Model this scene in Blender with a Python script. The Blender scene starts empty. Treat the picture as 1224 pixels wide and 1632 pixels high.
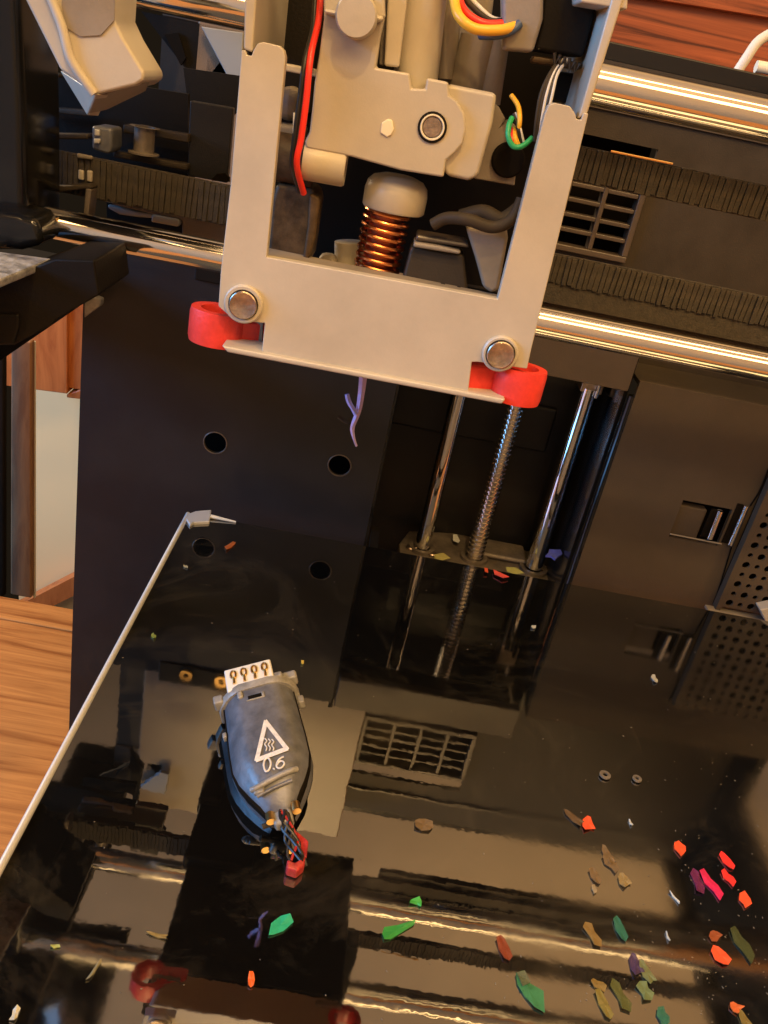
import bpy, math, random
from mathutils import Vector, Matrix
random.seed(7)
S = 0.001                      # everything below is written in millimetres
C = bpy.context.scene.collection

# ------------------------------------------------------------ camera
CAM_F, CAM_P, CAM_R, CAM_Y = 1394.3162, 0.4670416, 0.2115843, 0.0547717
CAM_O = Vector((0, 0, 175))
_cp, _sp, _cy, _sy = math.cos(CAM_P), math.sin(CAM_P), math.cos(CAM_Y), math.sin(CAM_Y)
FW = Vector((_sy * _cp, _cy * _cp, -_sp))
_R0 = Vector((_cy, -_sy, 0)); _U0 = _R0.cross(FW)
RT = _R0 * math.cos(CAM_R) + _U0 * math.sin(CAM_R)
UP = _U0 * math.cos(CAM_R) - _R0 * math.sin(CAM_R)
cd = bpy.data.cameras.new('camera'); cam = bpy.data.objects.new('camera', cd); C.objects.link(cam)
cd.sensor_fit = 'HORIZONTAL'; cd.sensor_width = 36; cd.lens = CAM_F / 1224 * 36
cd.clip_start = 0.005; cd.clip_end = 60
m = Matrix.Identity(4)
for i in range(3):
    m[i][0] = RT[i]; m[i][1] = UP[i]; m[i][2] = -FW[i]; m[i][3] = CAM_O[i] * S
cam.matrix_world = m
bpy.context.scene.camera = cam

# ------------------------------------------------------------ world, lamps, exposure
W = bpy.data.worlds.new('World'); bpy.context.scene.world = W; W.use_nodes = True
bg = W.node_tree.nodes['Background']; bg.inputs[0].default_value = (0.9, 0.62, 0.36, 1); bg.inputs[1].default_value = 0.015
def area(name, loc, target, sx, sy, watts, col):
    l = bpy.data.lights.new(name, 'AREA'); l.shape = 'RECTANGLE'; l.size = sx * S; l.size_y = sy * S
    l.energy = watts; l.color = col
    o = bpy.data.objects.new(name, l); C.objects.link(o); o.location = Vector(loc) * S
    o.rotation_euler = (Vector(target) - Vector(loc)).to_track_quat('-Z', 'Y').to_euler()
    return o
def bulb(name, loc, r, watts, col):
    l = bpy.data.lights.new(name, 'POINT'); l.shadow_soft_size = r * S; l.energy = watts; l.color = col
    o = bpy.data.objects.new(name, l); C.objects.link(o); o.location = Vector(loc) * S
    return o
WARM = (1.0, 0.63, 0.25)
area('ceiling_tube_lamp', (120, -560, 890), (20, 240, 120), 1300, 240, 8.5, WARM)
bulb('key_lamp', (20, -400, 1050), 22, 19, WARM)
area('front_ceiling_fill', (100, -700, 1100), (100, -700, 1700), 900, 300, 4, WARM)  # added fill, no real fixture; brightens the ceiling that the rods mirror
area('second_tube_lamp', (120, -120, 1250), (20, 240, 120), 1300, 70, 5, WARM)
bulb('second_ceiling_lamp', (800, -350, 850), 80, 9, WARM)
bulb('far_room_lamp', (-680, 690, 430), 60, 27, (1.0, 0.74, 0.46))
up = area('back_ceiling_fill', (850, 1600, 900), (850, 1600, 1700), 1300, 500, 8, WARM)  # added fill that brightens the ceiling mirrored in the bed
area('window_light', (-1500, -300, 520), (-40, 260, 60), 1100, 440, 36, (0.17, 0.48, 1.0))
V = bpy.context.scene.view_settings
V.view_transform = 'Standard'; V.look = 'None'; V.gamma = 1; V.exposure = -0.15
cy = bpy.context.scene.cycles
cy.use_denoising = True; cy.max_bounces = 8; cy.glossy_bounces = 5; cy.sample_clamp_indirect = 4; cy.caustics_reflective = False; cy.blur_glossy = 0.5

# ------------------------------------------------------------ helpers
def at(px, py, ax, c):
    """the point of the plane x, y or z = c (mm) seen at pixel (px, py) of the photograph"""
    k = 'xyz'.index(ax)
    d = FW + RT * ((px - 612) / CAM_F) - UP * ((py - 816) / CAM_F)
    return CAM_O + d * ((c - CAM_O[k]) / d[k])
def mir(px, py, ax, c):
    """the point seen at that pixel by way of the mirror-like bed (plane z = 0)"""
    if ax == 'z': c = -c
    p = at(px, py, ax, c); return Vector((p.x, p.y, -p.z))

def mat(name, col, rough=0.5, metal=0.0, bump=0.0, bscale=400, var=0.0, vscale=60, spec=0.5, coat=0, tint=None, **kw):
    M = bpy.data.materials.new(name); M.use_nodes = True
    nt = M.node_tree; b = nt.nodes['Principled BSDF']
    b.inputs['Base Color'].default_value = (*col, 1); b.inputs['Roughness'].default_value = rough
    b.inputs['Metallic'].default_value = metal; b.inputs['Specular IOR Level'].default_value = spec
    if coat: b.inputs['Coat Weight'].default_value = coat; b.inputs['Coat Roughness'].default_value = 0.1
    for k, v in kw.items(): b.inputs[k].default_value = v
    tc = nt.nodes.new('ShaderNodeTexCoord')
    if bump:
        n = nt.nodes.new('ShaderNodeTexNoise'); n.inputs['Scale'].default_value = bscale; n.inputs['Detail'].default_value = 4
        nt.links.new(tc.outputs['Object'], n.inputs['Vector'])
        bp = nt.nodes.new('ShaderNodeBump'); bp.inputs['Strength'].default_value = bump; bp.inputs['Distance'].default_value = 0.0004
        nt.links.new(n.outputs['Fac'], bp.inputs['Height']); nt.links.new(bp.outputs[0], b.inputs['Normal'])
    if var:
        n = nt.nodes.new('ShaderNodeTexNoise'); n.inputs['Scale'].default_value = vscale; n.inputs['Detail'].default_value = 8; n.inputs['Roughness'].default_value = 0.65
        nt.links.new(tc.outputs['Object'], n.inputs['Vector'])
        r = nt.nodes.new('ShaderNodeValToRGB'); t = tint or tuple(c * (1 + var) for c in col)
        r.color_ramp.elements[0].position = 0.35; r.color_ramp.elements[1].position = 0.7
        r.color_ramp.elements[0].color = (*(max(0, c * (1 - var)) for c in col), 1); r.color_ramp.elements[1].color = (*t, 1)
        nt.links.new(n.outputs['Fac'], r.inputs['Fac']); nt.links.new(r.outputs[0], b.inputs['Base Color'])
        mr = nt.nodes.new('ShaderNodeMapRange'); mr.inputs['To Min'].default_value = rough * 0.8; mr.inputs['To Max'].default_value = min(1, rough * 1.25)
        nt.links.new(n.outputs['Fac'], mr.inputs['Value']); nt.links.new(mr.outputs[0], b.inputs['Roughness'])
    return M
def wood(name, dark, light, scale, stretch, rough=0.35, turns=3.0):
    M = bpy.data.materials.new(name); M.use_nodes = True; nt = M.node_tree; b = nt.nodes['Principled BSDF']
    tc = nt.nodes.new('ShaderNodeTexCoord'); mp = nt.nodes.new('ShaderNodeMapping'); mp.inputs['Scale'].default_value = stretch
    nt.links.new(tc.outputs['Object'], mp.inputs['Vector'])
    n = nt.nodes.new('ShaderNodeTexNoise'); n.inputs['Scale'].default_value = scale; n.inputs['Detail'].default_value = 10; n.inputs['Roughness'].default_value = .62; n.inputs['Distortion'].default_value = turns * .3
    nt.links.new(mp.outputs[0], n.inputs['Vector'])
    r = nt.nodes.new('ShaderNodeValToRGB'); e = r.color_ramp.elements
    e[0].position = .36; e[0].color = (*dark, 1); e[1].position = .62; e[1].color = (*light, 1)
    x = e.new(.47); x.color = (*[(a * .45 + c * .55) for a, c in zip(dark, light)], 1)
    nt.links.new(n.outputs['Fac'], r.inputs['Fac']); nt.links.new(r.outputs[0], b.inputs['Base Color'])
    b.inputs['Roughness'].default_value = rough
    bp = nt.nodes.new('ShaderNodeBump'); bp.inputs['Strength'].default_value = .25; bp.inputs['Distance'].default_value = .0006
    nt.links.new(n.outputs['Fac'], bp.inputs['Height']); nt.links.new(bp.outputs[0], b.inputs['Normal'])
    return M

M = dict(
    grey = mat('grey_plastic', (.50, .445, .35), .38, bump=.08, bscale=2400, var=.08, vscale=60),
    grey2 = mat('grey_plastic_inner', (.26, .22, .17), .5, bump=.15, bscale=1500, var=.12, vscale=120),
    mott = mat('mottled_plastic', (.075, .048, .026), .45, spec=.2, bump=.3, bscale=500, var=.45, vscale=300),
    panel = mat('black_sheet_metal', (.019, .018, .019), .42, spec=.35, bump=.22, bscale=2600, var=.15, vscale=40),
    panel3 = mat('brown_black_plastic', (.080, .060, .042), .6, spec=.3, bump=.25, bscale=2200, var=.12, vscale=30),
    panel2 = mat('charcoal_plastic', (.048, .037, .026), .5, spec=.3, bump=.25, bscale=2200, var=.18, vscale=50),
    lit = mat('dark_grey_plate', (.082, .060, .042), .35, spec=.8, bump=.2, bscale=2200, var=.12, vscale=50),
    black = mat('black_plastic', (.010, .008, .006), .5, spec=.16, bump=.2, bscale=1500),
    gloss = mat('black_gloss', (.010, .010, .010), .16, bump=.05, bscale=200),
    dark = mat('dark_inner', (.008, .006, .004), .8, spec=.08),
    belt = mat('belt_rubber', (.060, .048, .033), .75, bump=.5, bscale=1600, var=.35, vscale=500),
    steel = mat('polished_steel', (.84, .84, .82), .09, 1.0),
    steel2 = mat('threaded_steel', (.85, .80, .72), .2, 1.0),
    screw = mat('worn_steel', (.50, .40, .32), .35, 1.0, bump=.4, bscale=900, var=.25, vscale=600),
    copper = mat('copper', (.93, .33, .12), .24, 1.0, bump=.1, bscale=1500),
    brass = mat('brass', (.85, .55, .22), .28, 1.0),
    red = mat('red_silicone', (.80, .055, .04), .38, bump=.25, bscale=900, var=.12, vscale=250, spec=.4),
    wred = mat('wire_red', (.85, .035, .02), .38),
    wdred = mat('wire_dark_red', (.40, .02, .02), .4), sleeve = mat('dark_red_sleeve', (.42, .03, .03), .45, bump=.5, bscale=700, var=.4, vscale=500),
    wblack = mat('wire_black', (.015, .014, .014), .4),
    wyellow = mat('wire_yellow', (.86, .45, .03), .4),
    wblue = mat('wire_blue', (.05, .08, .15), .4),
    wgreen = mat('wire_green', (.02, .38, .13), .4),
    wgrey = mat('wire_grey', (.05, .038, .024), .6, spec=.2),
    wwhite = mat('wire_white', (.72, .68, .60), .45),
    chip = mat('cream_plastic', (.85, .78, .60), .5),
    bracket = mat('brushed_bracket', (.20, .17, .14), .42, .3, bump=.3, bscale=700, var=.3, vscale=150),
    rim = mat('bed_rim', (.60, .60, .60), .38, .2),
    nozzle = mat('nozzle_grey_plastic', (.125, .13, .15), .42, spec=1.0, bump=.45, bscale=420, var=.35, vscale=220),
    nozzle2 = mat('nozzle_grey_edge', (.30, .29, .27), .33, bump=.3, bscale=600, var=.3, vscale=300),
    white = mat('white_plastic', (.84, .82, .76), .4),
    print = mat('white_print', (.78, .74, .68), .6, bump=.4, bscale=1500, var=.15, vscale=900),
    cream = mat('cream_paint', (.90, .70, .38), .6, bump=.2, bscale=60),
    paper = mat('pale_floor', (.70, .66, .58), .6),
    wall_hi = mat('lit_back_wall', (.26, .185, .12), .30, spec=1.0, bump=.15, bscale=2200, var=.1, vscale=40),  # lamp sheen on the wall put into a paler base colour
    ceil = mat('ceiling_paint', (.74, .60, .42), .9, bump=.3, bscale=20, var=.04, vscale=4),
    base = mat('printer_base', (.020, .018, .016), .5),
    speck = mat('speckled_cover', (.30, .30, .31), .42, bump=.8, bscale=700, var=.6, vscale=260),
    duct = mat('pale_sheet', (.33, .34, .33), .45),
)
M['table'] = wood('table_wood', (.26, .085, .018), (.54, .235, .065), 55, (.16, 3.2, 1))
M['red_wood'] = wood('red_wood', (.09, .018, .007), (.46, .11, .032), 16, (.22, 1, 9), .4)
M['post'] = wood('post_wood', (.22, .11, .06), (.34, .19, .10), 30, (4, 4, .5))
M['cab'] = wood('cabinet_wood', (.32, .09, .025), (.50, .17, .05), 22, (3, 3, .5))

def bed_mat():
    Mt = bpy.data.materials.new('bed_glass'); Mt.use_nodes = True; nt = Mt.node_tree; b = nt.nodes['Principled BSDF']
    b.inputs['Base Color'].default_value = (.006, .006, .006, 1); b.inputs['Roughness'].default_value = .035
    b.inputs['IOR'].default_value = 3.4
    DUST = 1
    tc = nt.nodes.new('ShaderNodeTexCoord')
    n = nt.nodes.new('ShaderNodeTexNoise'); n.inputs['Scale'].default_value = 28; n.inputs['Detail'].default_value = 6; n.inputs['Roughness'].default_value = .6
    nt.links.new(tc.outputs['Object'], n.inputs['Vector'])
    mr = nt.nodes.new('ShaderNodeMapRange'); mr.inputs['From Min'].default_value = .4; mr.inputs['From Max'].default_value = .75
    mr.inputs['To Min'].default_value = .012; mr.inputs['To Max'].default_value = .075
    nt.links.new(n.outputs['Fac'], mr.inputs['Value'])
    sx = nt.nodes.new('ShaderNodeSeparateXYZ'); nt.links.new(tc.outputs['Object'], sx.inputs[0])
    g = nt.nodes.new('ShaderNodeMapRange'); g.interpolation_type = 'SMOOTHSTEP'; g.inputs['From Min'].default_value = -.02; g.inputs['From Max'].default_value = .08; g.inputs['To Max'].default_value = .07
    nt.links.new(sx.outputs[0], g.inputs['Value'])
    n4 = nt.nodes.new('ShaderNodeTexNoise'); n4.inputs['Scale'].default_value = 22; n4.inputs['Detail'].default_value = 7; n4.inputs['Distortion'].default_value = .8
    nt.links.new(tc.outputs['Object'], n4.inputs['Vector'])
    g2 = nt.nodes.new('ShaderNodeMapRange'); g2.inputs['From Min'].default_value = .35; g2.inputs['From Max'].default_value = .62; g2.inputs['To Min'].default_value = .35
    nt.links.new(n4.outputs['Fac'], g2.inputs['Value'])
    mu = nt.nodes.new('ShaderNodeMath'); mu.operation = 'MULTIPLY'; nt.links.new(g.outputs[0], mu.inputs[0]); nt.links.new(g2.outputs[0], mu.inputs[1])
    ad = nt.nodes.new('ShaderNodeMath'); ad.operation = 'ADD'; nt.links.new(mr.outputs[0], ad.inputs[0]); nt.links.new(mu.outputs[0], ad.inputs[1])
    nt.links.new(ad.outputs[0], b.inputs['Roughness'])
    n2 = nt.nodes.new('ShaderNodeTexNoise'); n2.inputs['Scale'].default_value = 130; n2.inputs['Detail'].default_value = 3
    nt.links.new(tc.outputs['Object'], n2.inputs['Vector'])
    n3 = nt.nodes.new('ShaderNodeTexNoise'); n3.inputs['Scale'].default_value = 17; n3.inputs['Detail'].default_value = 12; n3.inputs['Roughness'].default_value = .78; n3.inputs['Distortion'].default_value = 1.2
    nt.links.new(tc.outputs['Object'], n3.inputs['Vector'])
    cr = nt.nodes.new('ShaderNodeValToRGB'); cr.color_ramp.elements[0].position = .5; cr.color_ramp.elements[1].position = .8
    cr.color_ramp.elements[0].color = (.004, .004, .004, 1); cr.color_ramp.elements[1].color = (.05, .042, .03, 1)
    nt.links.new(n3.outputs['Fac'], cr.inputs['Fac']); nt.links.new(cr.outputs[0], b.inputs['Base Color'])
    bp = nt.nodes.new('ShaderNodeBump'); bp.inputs['Strength'].default_value = .035; bp.inputs['Distance'].default_value = .0004
    nt.links.new(n2.outputs['Fac'], bp.inputs['Height']); nt.links.new(bp.outputs[0], b.inputs['Normal'])
    return Mt
M['bed'] = bed_mat()

ORG = {}
def thing(name, label, cat, loc, group=None, kind=None):
    o = bpy.data.objects.new(name, None); C.objects.link(o); o.location = Vector(loc) * S; o.empty_display_size = .01
    o['label'] = label; o['category'] = cat
    if group: o['group'] = group
    if kind: o['kind'] = kind
    ORG[o.name] = Vector(loc)
    return o

class B:
    def __init__(s): s.v = []; s.f = []; s.sm = []
    def add(s, vs, fs, smooth=False):
        n = len(s.v); s.v += [Vector(v) for v in vs]
        for f in fs: s.f.append([n + i for i in f]); s.sm.append(smooth)
        return s
    def box(s, a, b):
        x0, y0, z0 = [min(p, q) for p, q in zip(a, b)]; x1, y1, z1 = [max(p, q) for p, q in zip(a, b)]
        return s.add([(x0,y0,z0),(x1,y0,z0),(x1,y1,z0),(x0,y1,z0),(x0,y0,z1),(x1,y0,z1),(x1,y1,z1),(x0,y1,z1)],
                     [(0,3,2,1),(4,5,6,7),(0,1,5,4),(1,2,6,5),(2,3,7,6),(3,0,4,7)])
    def prism(s, pts, vec):
        pts = [Vector(p) for p in pts]; vec = Vector(vec); n = len(pts)
        nrm = Vector((0, 0, 0))
        for i in range(n): nrm += (pts[i] - pts[0]).cross(pts[(i + 1) % n] - pts[0])
        if nrm.dot(vec) > 0: pts.reverse()
        return s.add(pts + [p + vec for p in pts], [tuple(range(n)), tuple(range(2 * n - 1, n - 1, -1))] + [(i, i + n, (i + 1) % n + n, (i + 1) % n) for i in range(n)])
    def slab(s, px, y, d):
        """outline given on the upright plane y, d mm thick towards the back"""
        return s.prism([at(a, b, 'y', y) for a, b in px], (0, d, 0))
    def tube(s, path, r, n=10, closed=False):
        path = [Vector(p) for p in path]; k = len(path); vs = []; fs = []
        rr = r if isinstance(r, (list, tuple)) else [r] * k
        prev = None
        for i, p in enumerate(path):
            t = (path[(i + 1) % k] - path[i - 1]) if closed else (path[min(i + 1, k - 1)] - path[max(i - 1, 0)])
            t = t.normalized()
            if prev is None: a = t.orthogonal().normalized()
            else: a = (prev - t * prev.dot(t)).normalized()
            prev = a; c = t.cross(a)
            for j in range(n):
                w = 2 * math.pi * j / n; vs.append(p + (a * math.cos(w) + c * math.sin(w)) * rr[i])
        m_ = k if closed else k - 1
        for i in range(m_):
            for j in range(n):
                q = (i + 1) % k
                fs.append((i * n + j, i * n + (j + 1) % n, q * n + (j + 1) % n, q * n + j))
        s.add(vs, fs, True)
        if not closed:
            s.add(vs[:n], [tuple(range(n - 1, -1, -1))]); s.add(vs[-n:], [tuple(range(n))])
        return s
    def cyl(s, a, b, r, n=28, r2=None): return s.tube([a, b], [r, r if r2 is None else r2], n)
    def lathe(s, c, axis, prof, n=32):
        """prof: (radius, distance along axis) pairs"""
        ax = Vector(axis).normalized(); a = ax.orthogonal().normalized(); d = ax.cross(a); c = Vector(c); k = len(prof); vs = []; fs = []
        for r, h in prof:
            for j in range(n):
                w = 2 * math.pi * j / n; vs.append(c + ax * h + (a * math.cos(w) + d * math.sin(w)) * max(r, .001))
        for i in range(k - 1):
            for j in range(n): fs.append((i * n + j, i * n + (j + 1) % n, (i + 1) * n + (j + 1) % n, (i + 1) * n + j))
        return s.add(vs, fs, True)
    def build(s, name, material, parent=None, bevel=0, org=None, label=None, seg=2, autosm=40):
        o0 = org if org is not None else (ORG[parent.name] if parent and parent.name in ORG else Vector((0, 0, 0)))
        o0 = Vector(o0)
        me = bpy.data.meshes.new(name); me.from_pydata([(v - o0) * S for v in s.v], [], s.f)
        for p_, sm in zip(me.polygons, s.sm): p_.use_smooth = sm
        me.materials.append(material); me.update()
        o = bpy.data.objects.new(name, me); C.objects.link(o)
        if parent:
            o.parent = parent
            po = ORG[parent.name]; o.location = (o0 - po) * S
        else: o.location = o0 * S
        ORG[o.name] = o0
        if bevel:
            md = o.modifiers.new('bevel', 'BEVEL'); md.width = bevel * S; md.segments = seg; md.limit_method = 'ANGLE'; md.angle_limit = math.radians(35)
            for p_ in me.polygons: p_.use_smooth = True
            wn = o.modifiers.new('wn', 'WEIGHTED_NORMAL'); wn.keep_sharp = True
        elif any(s.sm): 
            try: me.set_sharp_from_angle(angle=math.radians(autosm))
            except Exception: pass
        if label: o['label'] = label
        return o
def tag(o, label, cat, group=None, kind=None):
    o['label'] = label; o['category'] = cat
    if group: o['group'] = group
    if kind: o['kind'] = kind
    return o
def struct(o): o['kind'] = 'structure'; return o
def clone(o, parent, loc, rot=None):
    c = o.copy(); C.objects.link(c); c.parent = parent; c.location = Vector(loc) * S
    if rot: c.rotation_euler = rot
    return c
def smooth_path(pts, n=8):
    pts = [Vector(p) for p in pts]; out = []
    for i in range(len(pts) - 1):
        p0, p1, p2, p3 = pts[max(i - 1, 0)], pts[i], pts[i + 1], pts[min(i + 2, len(pts) - 1)]
        for k in range(n):
            t = k / n
            out.append(.5 * ((2 * p1) + (p2 - p0) * t + (2 * p0 - 5 * p1 + 4 * p2 - p3) * t * t + (3 * p1 - p0 - 3 * p2 + p3) * t ** 3))
    out.append(pts[-1]); return out

# ============================================================ THE ROOM AROUND
o = B().box((-3500, -3500, 1700), (3500, 4500, 1760)).build('ceiling', M['ceil']); struct(o)
o = B().box((1500, -3000, -900), (1540, 4000, 1699)).build('side_wall', M['ceil']); struct(o)
o = B().box((-3000, -1540, -900), (3000, -1500, 1699)).build('front_wall', M['ceil']); struct(o)
# wooden table the printer stands on
TZ = -150
e0, e1 = at(0, 950, 'z', TZ), at(118, 972, 'z', TZ)
yb = (e0.y + e1.y) / 2
o = B().box((-1500, -500, TZ - 30), (900, yb - 22, TZ)).build('wooden_table', M['table'], org=(0, 0, TZ))
tag(o, 'honey-coloured wooden table under the printer, seen past its left side', 'table')
o2 = B().box((-1500, yb - 21, TZ - 30), (900, yb, TZ + .4)).build('table_edge', M['table'], o, bevel=.8)
# things past the table, left
YB = 900
def far(px, y, d): return B().slab(px, y, d)
o = far([(30, 600), (130, 622), (128, 1010), (30, 1000)], YB, 30).build('room_wall', M['cream']); struct(o)
o = B().prism([at(20, 962, 'y', YB - 6), at(140, 900, 'y', YB - 6), at(140, 930, 'y', YB - 6), at(50, 975, 'y', YB - 6), at(20, 990, 'y', YB - 6)], (0, -18, 0)).build('skirting_board', M['cab']); struct(o)
o = far([(40, 1000), (70, 962), (140, 925), (150, 1060), (40, 1060)], YB - 4, 3).build('floor', M['paper']); struct(o)
t = thing('wooden_cabinet', 'reddish-brown wooden cabinet side above the cream wall at the left', 'cabinet', at(90, 640, 'y', 800))
far([(-30, 440), (107, 470), (107, 628), (-30, 610)], 800, 60).build('side_panel', M['cab'], t, bevel=1)
far([(108.5, 440), (160, 440), (160, 628), (108.5, 618)], 806, 20).build('door_panel', M['cab'], t, bevel=1)
far([(106, 629), (160, 610), (160, 640), (106, 634)], 804, 30).build('base_rail', M['cab'], t, bevel=1)
o = far([(17, 540), (50, 545), (50, 954), (16, 948)], 560, 7).build('wooden_post', M['post'], bevel=1.5)
tag(o, 'dark brown wooden post standing beyond the table at the far left', 'post')
o = far([(50.5, 545), (55, 545), (55.5, 954), (52.5, 953)], 567, 3).build('trim_strip', M['chip'], bevel=.5)
tag(o, 'thin pale strip running down the right edge of the brown post', 'trim')
o = far([(-30, 500), (8, 540), (8, 948), (-30, 990)], 540, 5).build('dark_chair_leg', M['black'], bevel=3)
tag(o, 'black upright chair leg at the extreme left edge beside the post', 'chair leg')
# wood behind the printer at the top right
wy = 620
t = thing('wooden_shelf', 'reddish wooden board with streaked grain behind the printer, top right', 'shelf', at(1100, 100, 'y', wy))
B().slab([(900, -60), (1300, -10), (1300, 170), (900, 120)], wy, 20).build('board', M['red_wood'], t)
B().prism([at(900, -60, 'y', wy - 1), at(1300, 2, 'y', wy - 1), at(1300, 42, 'y', wy - 1), at(900, -22, 'y', wy - 1)], (0, -6, 0)).build('edge_strip', M['red_wood'], t, bevel=.6)
path = smooth_path([at(1165, 130, 'y', 420), at(1190, 92, 'y', 420), at(1210, 65, 'y', 421), at(1245, 45, 'y', 423)])
o = B().tube(path, 2.1, 14).build('white_cable', M['wwhite'])
tag(o, 'white cable curving behind the top right corner of the printer', 'cable')
o = B().tube([at(1205, 106, 'y', 376), at(1240, 112, 'y', 376)], 2.2, 12).build('cable_clip', M['chip'])
tag(o, 'small cream clip on the printer frame below the white cable', 'clip')

# ============================================================ PRINTER BODY
pr = thing('printer_body', 'black 3D printer chassis with back panels, lift rods and vents', '3D printer', (0, 350, TZ))
YW, YL, YR = 359, 330, 385          # upper wall, lower panels, deep recess
# lower left panel, with two real holes
def holed(x0, x1, z0, z1, y, d, holes, r, n=20):
    b = B(); xs = sorted([x0, x1] + [h[0] - 2 * r for h in holes] + [h[0] + 2 * r for h in holes])
    for i in range(len(xs) - 1):
        a, c = xs[i], xs[i + 1]
        hh = [h for h in holes if a < h[0] < c]
        if not hh: b.box((a, y, z0), (c, y + d, z1)); continue
        hx, hz = hh[0]; q = 2 * r
        b.box((a, y, z0), (c, y + d, hz - q)); b.box((a, y, hz + q), (c, y + d, z1))
        ring = []; sq = []
        for j in range(n):
            w = 2 * math.pi * (j + .5) / n; cx, cz = math.cos(w), math.sin(w); k = q / max(abs(cx), abs(cz))
            ring.append((hx + r * cx, hz + r * cz)); sq.append((hx + k * cx, hz + k * cz))
        # square corners are reached by adding the corner fans
        vs = [(p[0], y, p[1]) for p in sq] + [(p[0], y, p[1]) for p in ring] + [(p[0], y + d, p[1]) for p in ring]
        fs = []
        for j in range(n):
            k = (j + 1) % n
            fs.append((j, k, n + k, n + j)); fs.append((n + j, n + k, 2 * n + k, 2 * n + j))
        b.add(vs, fs)
        for sx in (-1, 1):
            for sz in (-1, 1):
                # corner triangle between the two sq points nearest the corner
                cand = sorted(range(n), key=lambda j: (sq[j][0] - (hx + sx * q)) ** 2 + (sq[j][1] - (hz + sz * q)) ** 2)[:2]
                tri = [(hx + sx * q, y, hz + sz * q)] + [(sq[j][0], y, sq[j][1]) for j in cand]
                nn = (Vector(tri[1]) - Vector(tri[0])).cross(Vector(tri[2]) - Vector(tri[0]))
                if nn.y > 0: tri[1], tri[2] = tri[2], tri[1]
                b.add(tri, [(0, 1, 2)])
    return b
h1, h2 = at(343, 706, 'y', YL), at(541, 742, 'y', YL)
ZT = 97.0; ZR = 65.0
xl = at(122, 800, 'y', YL).x
holed(xl, 12.5, TZ, ZT, YL, 1.6, [(h1.x, h1.z), (h2.x, h2.z)], 4.6).build('left_back_panel', M['panel'], pr)
for h in (h1, h2):
    B().tube([(h.x + 4.75 * math.cos(w / 14 * math.pi), YL - .02, h.z + 4.75 * math.sin(w / 14 * math.pi)) for w in range(28)], .28, 8, closed=True).build('hole_rim', M['lit'], pr)
B().box((xl, YL + 25, TZ), (12, YL + 26, ZT - 1)).build('inner_sheet', M['dark'], pr)
B().box((xl, YL + 2, ZT - 2.2), (12.5, YW - .5, ZT - .4)).build('panel_shelf', M['black'], pr)
B().box((11.5, YL + .3, TZ), (13.6, YR, 100)).build('recess_side', M['gloss'], pr)
# upper wall with grille opening; the wall is made of pieces round the grille and the slot
g0, g1 = at(893, 290, 'y', YW), at(1030, 300, 'y', YW)
gx0, gx1, gz0, gz1 = 32, g1.x, at(995, 418, 'y', YW).z, g1.z + 3
XL, XR, ZTOP = -96, 232, 196.5
pw = B()
pw.box((XL, YW, ZT - 6), (gx0, YW + 2, ZTOP - 6)); pw.box((gx1, YW, 84), (XR, YW + 2, gz1 + 3)); pw.box((gx0, YW, ZT + 10), (gx1, YW + 2, gz0))
pw.box((gx0, YW, gz1 + 11), (gx1, YW + 2, ZTOP - 6)); pw.box((gx1, YW, gz1 + 3), (XR, YW + 2, ZTOP - 6))
pw.build('upper_back_wall', M['panel2'], pr)
B().box((gx0 - 2, YW + 22, gz0 - 4), (gx1 + 3, YW + 24, gz1 + 14)).build('duct_wall', M['dark'], pr)
gr = B().box((gx0, YW - 3.5, gz0), (gx1, YW + 4, gz0 + 2.4)).box((gx0, YW - 3.5, gz1 - 1), (gx1, YW + 4, gz1 + 1)).box((gx1 - 2.4, YW - 3.5, gz0 + 2.4), (gx1, YW + 4, gz1 - 1)).box((gx0, YW - 3.5, gz0 + 2.4), (gx0 + 2, YW + 4, gz1 - 1))
grille = gr.build('vent_grille', M['lit'], pr, bevel=.4)
nh = 5; hh = (gz1 - gz0 - 3.4) / nh
for i in range(1, nh): B().box((gx0 + 2, YW - 2.6, gz0 + 2.4 + i * hh - .8), (gx1 - 2.4, YW + 3, gz0 + 2.4 + i * hh + .8)).build('slat', M['lit'], grille, bevel=.3)
xx = gx1 - 2.4 - 12.8
while xx > gx0 + 4:
    B().box((xx - .9, YW - 3.1, gz0 + 2.5), (xx + .9, YW + 3.4, gz1 - 1.1)).build('mullion', M['lit'], grille, bevel=.3); xx -= 14.2
# top rail and right-hand rail
B().box((XL - 24, 361.5, ZTOP - 6.2), (XR, 373, ZTOP)).build('top_rail', M['gloss'], pr, bevel=.6)
B().box((XL, YW - 1.2, ZTOP - 22), (XR, YW - .2, ZTOP - 20.8)).build('wall_ridge', M['lit'], pr)
# T shaped rod plate in front of the recess
tp = [at(a, b, 'y', YL) for a, b in [(600, 470), (600, 553), (860, 590), (868, 596), (918, 606), (917, 614), (945, 620), (946, 612), (1001, 624), (1013, 573), (1016, 530)]]
xr_t = at(1006, 600, 'y', YL).x; zb = at(1000, 622, 'y', YL).z
B().box((14, YL - 2, zb), (xr_t, YL + 3, zb + 17)).build('rod_top_plate', M['lit'], pr, bevel=.5)
B().box((14, YL + 3.2, zb + 12), (xr_t, YW - .4, zb + 14)).build('rod_plate_shelf', M['panel2'], pr)
for q_ in ((296, 1076), (353, 1086)):
    q = mir(*q_, 'y', YL - 2); x, z = q.x, q.z
    B().lathe((x, YL - .6, z), (0, -1, 0), [(1.3, 0), (1.3, 2), (3.1, 2), (3.1, 0)], 18).build('brass_insert', M['brass'], pr)
B().box((-70, YL - 1.4, ZT - 7), (-36, YL - .1, ZT + 4)).build('insert_block', M['black'], pr, bevel=.6)
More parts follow.
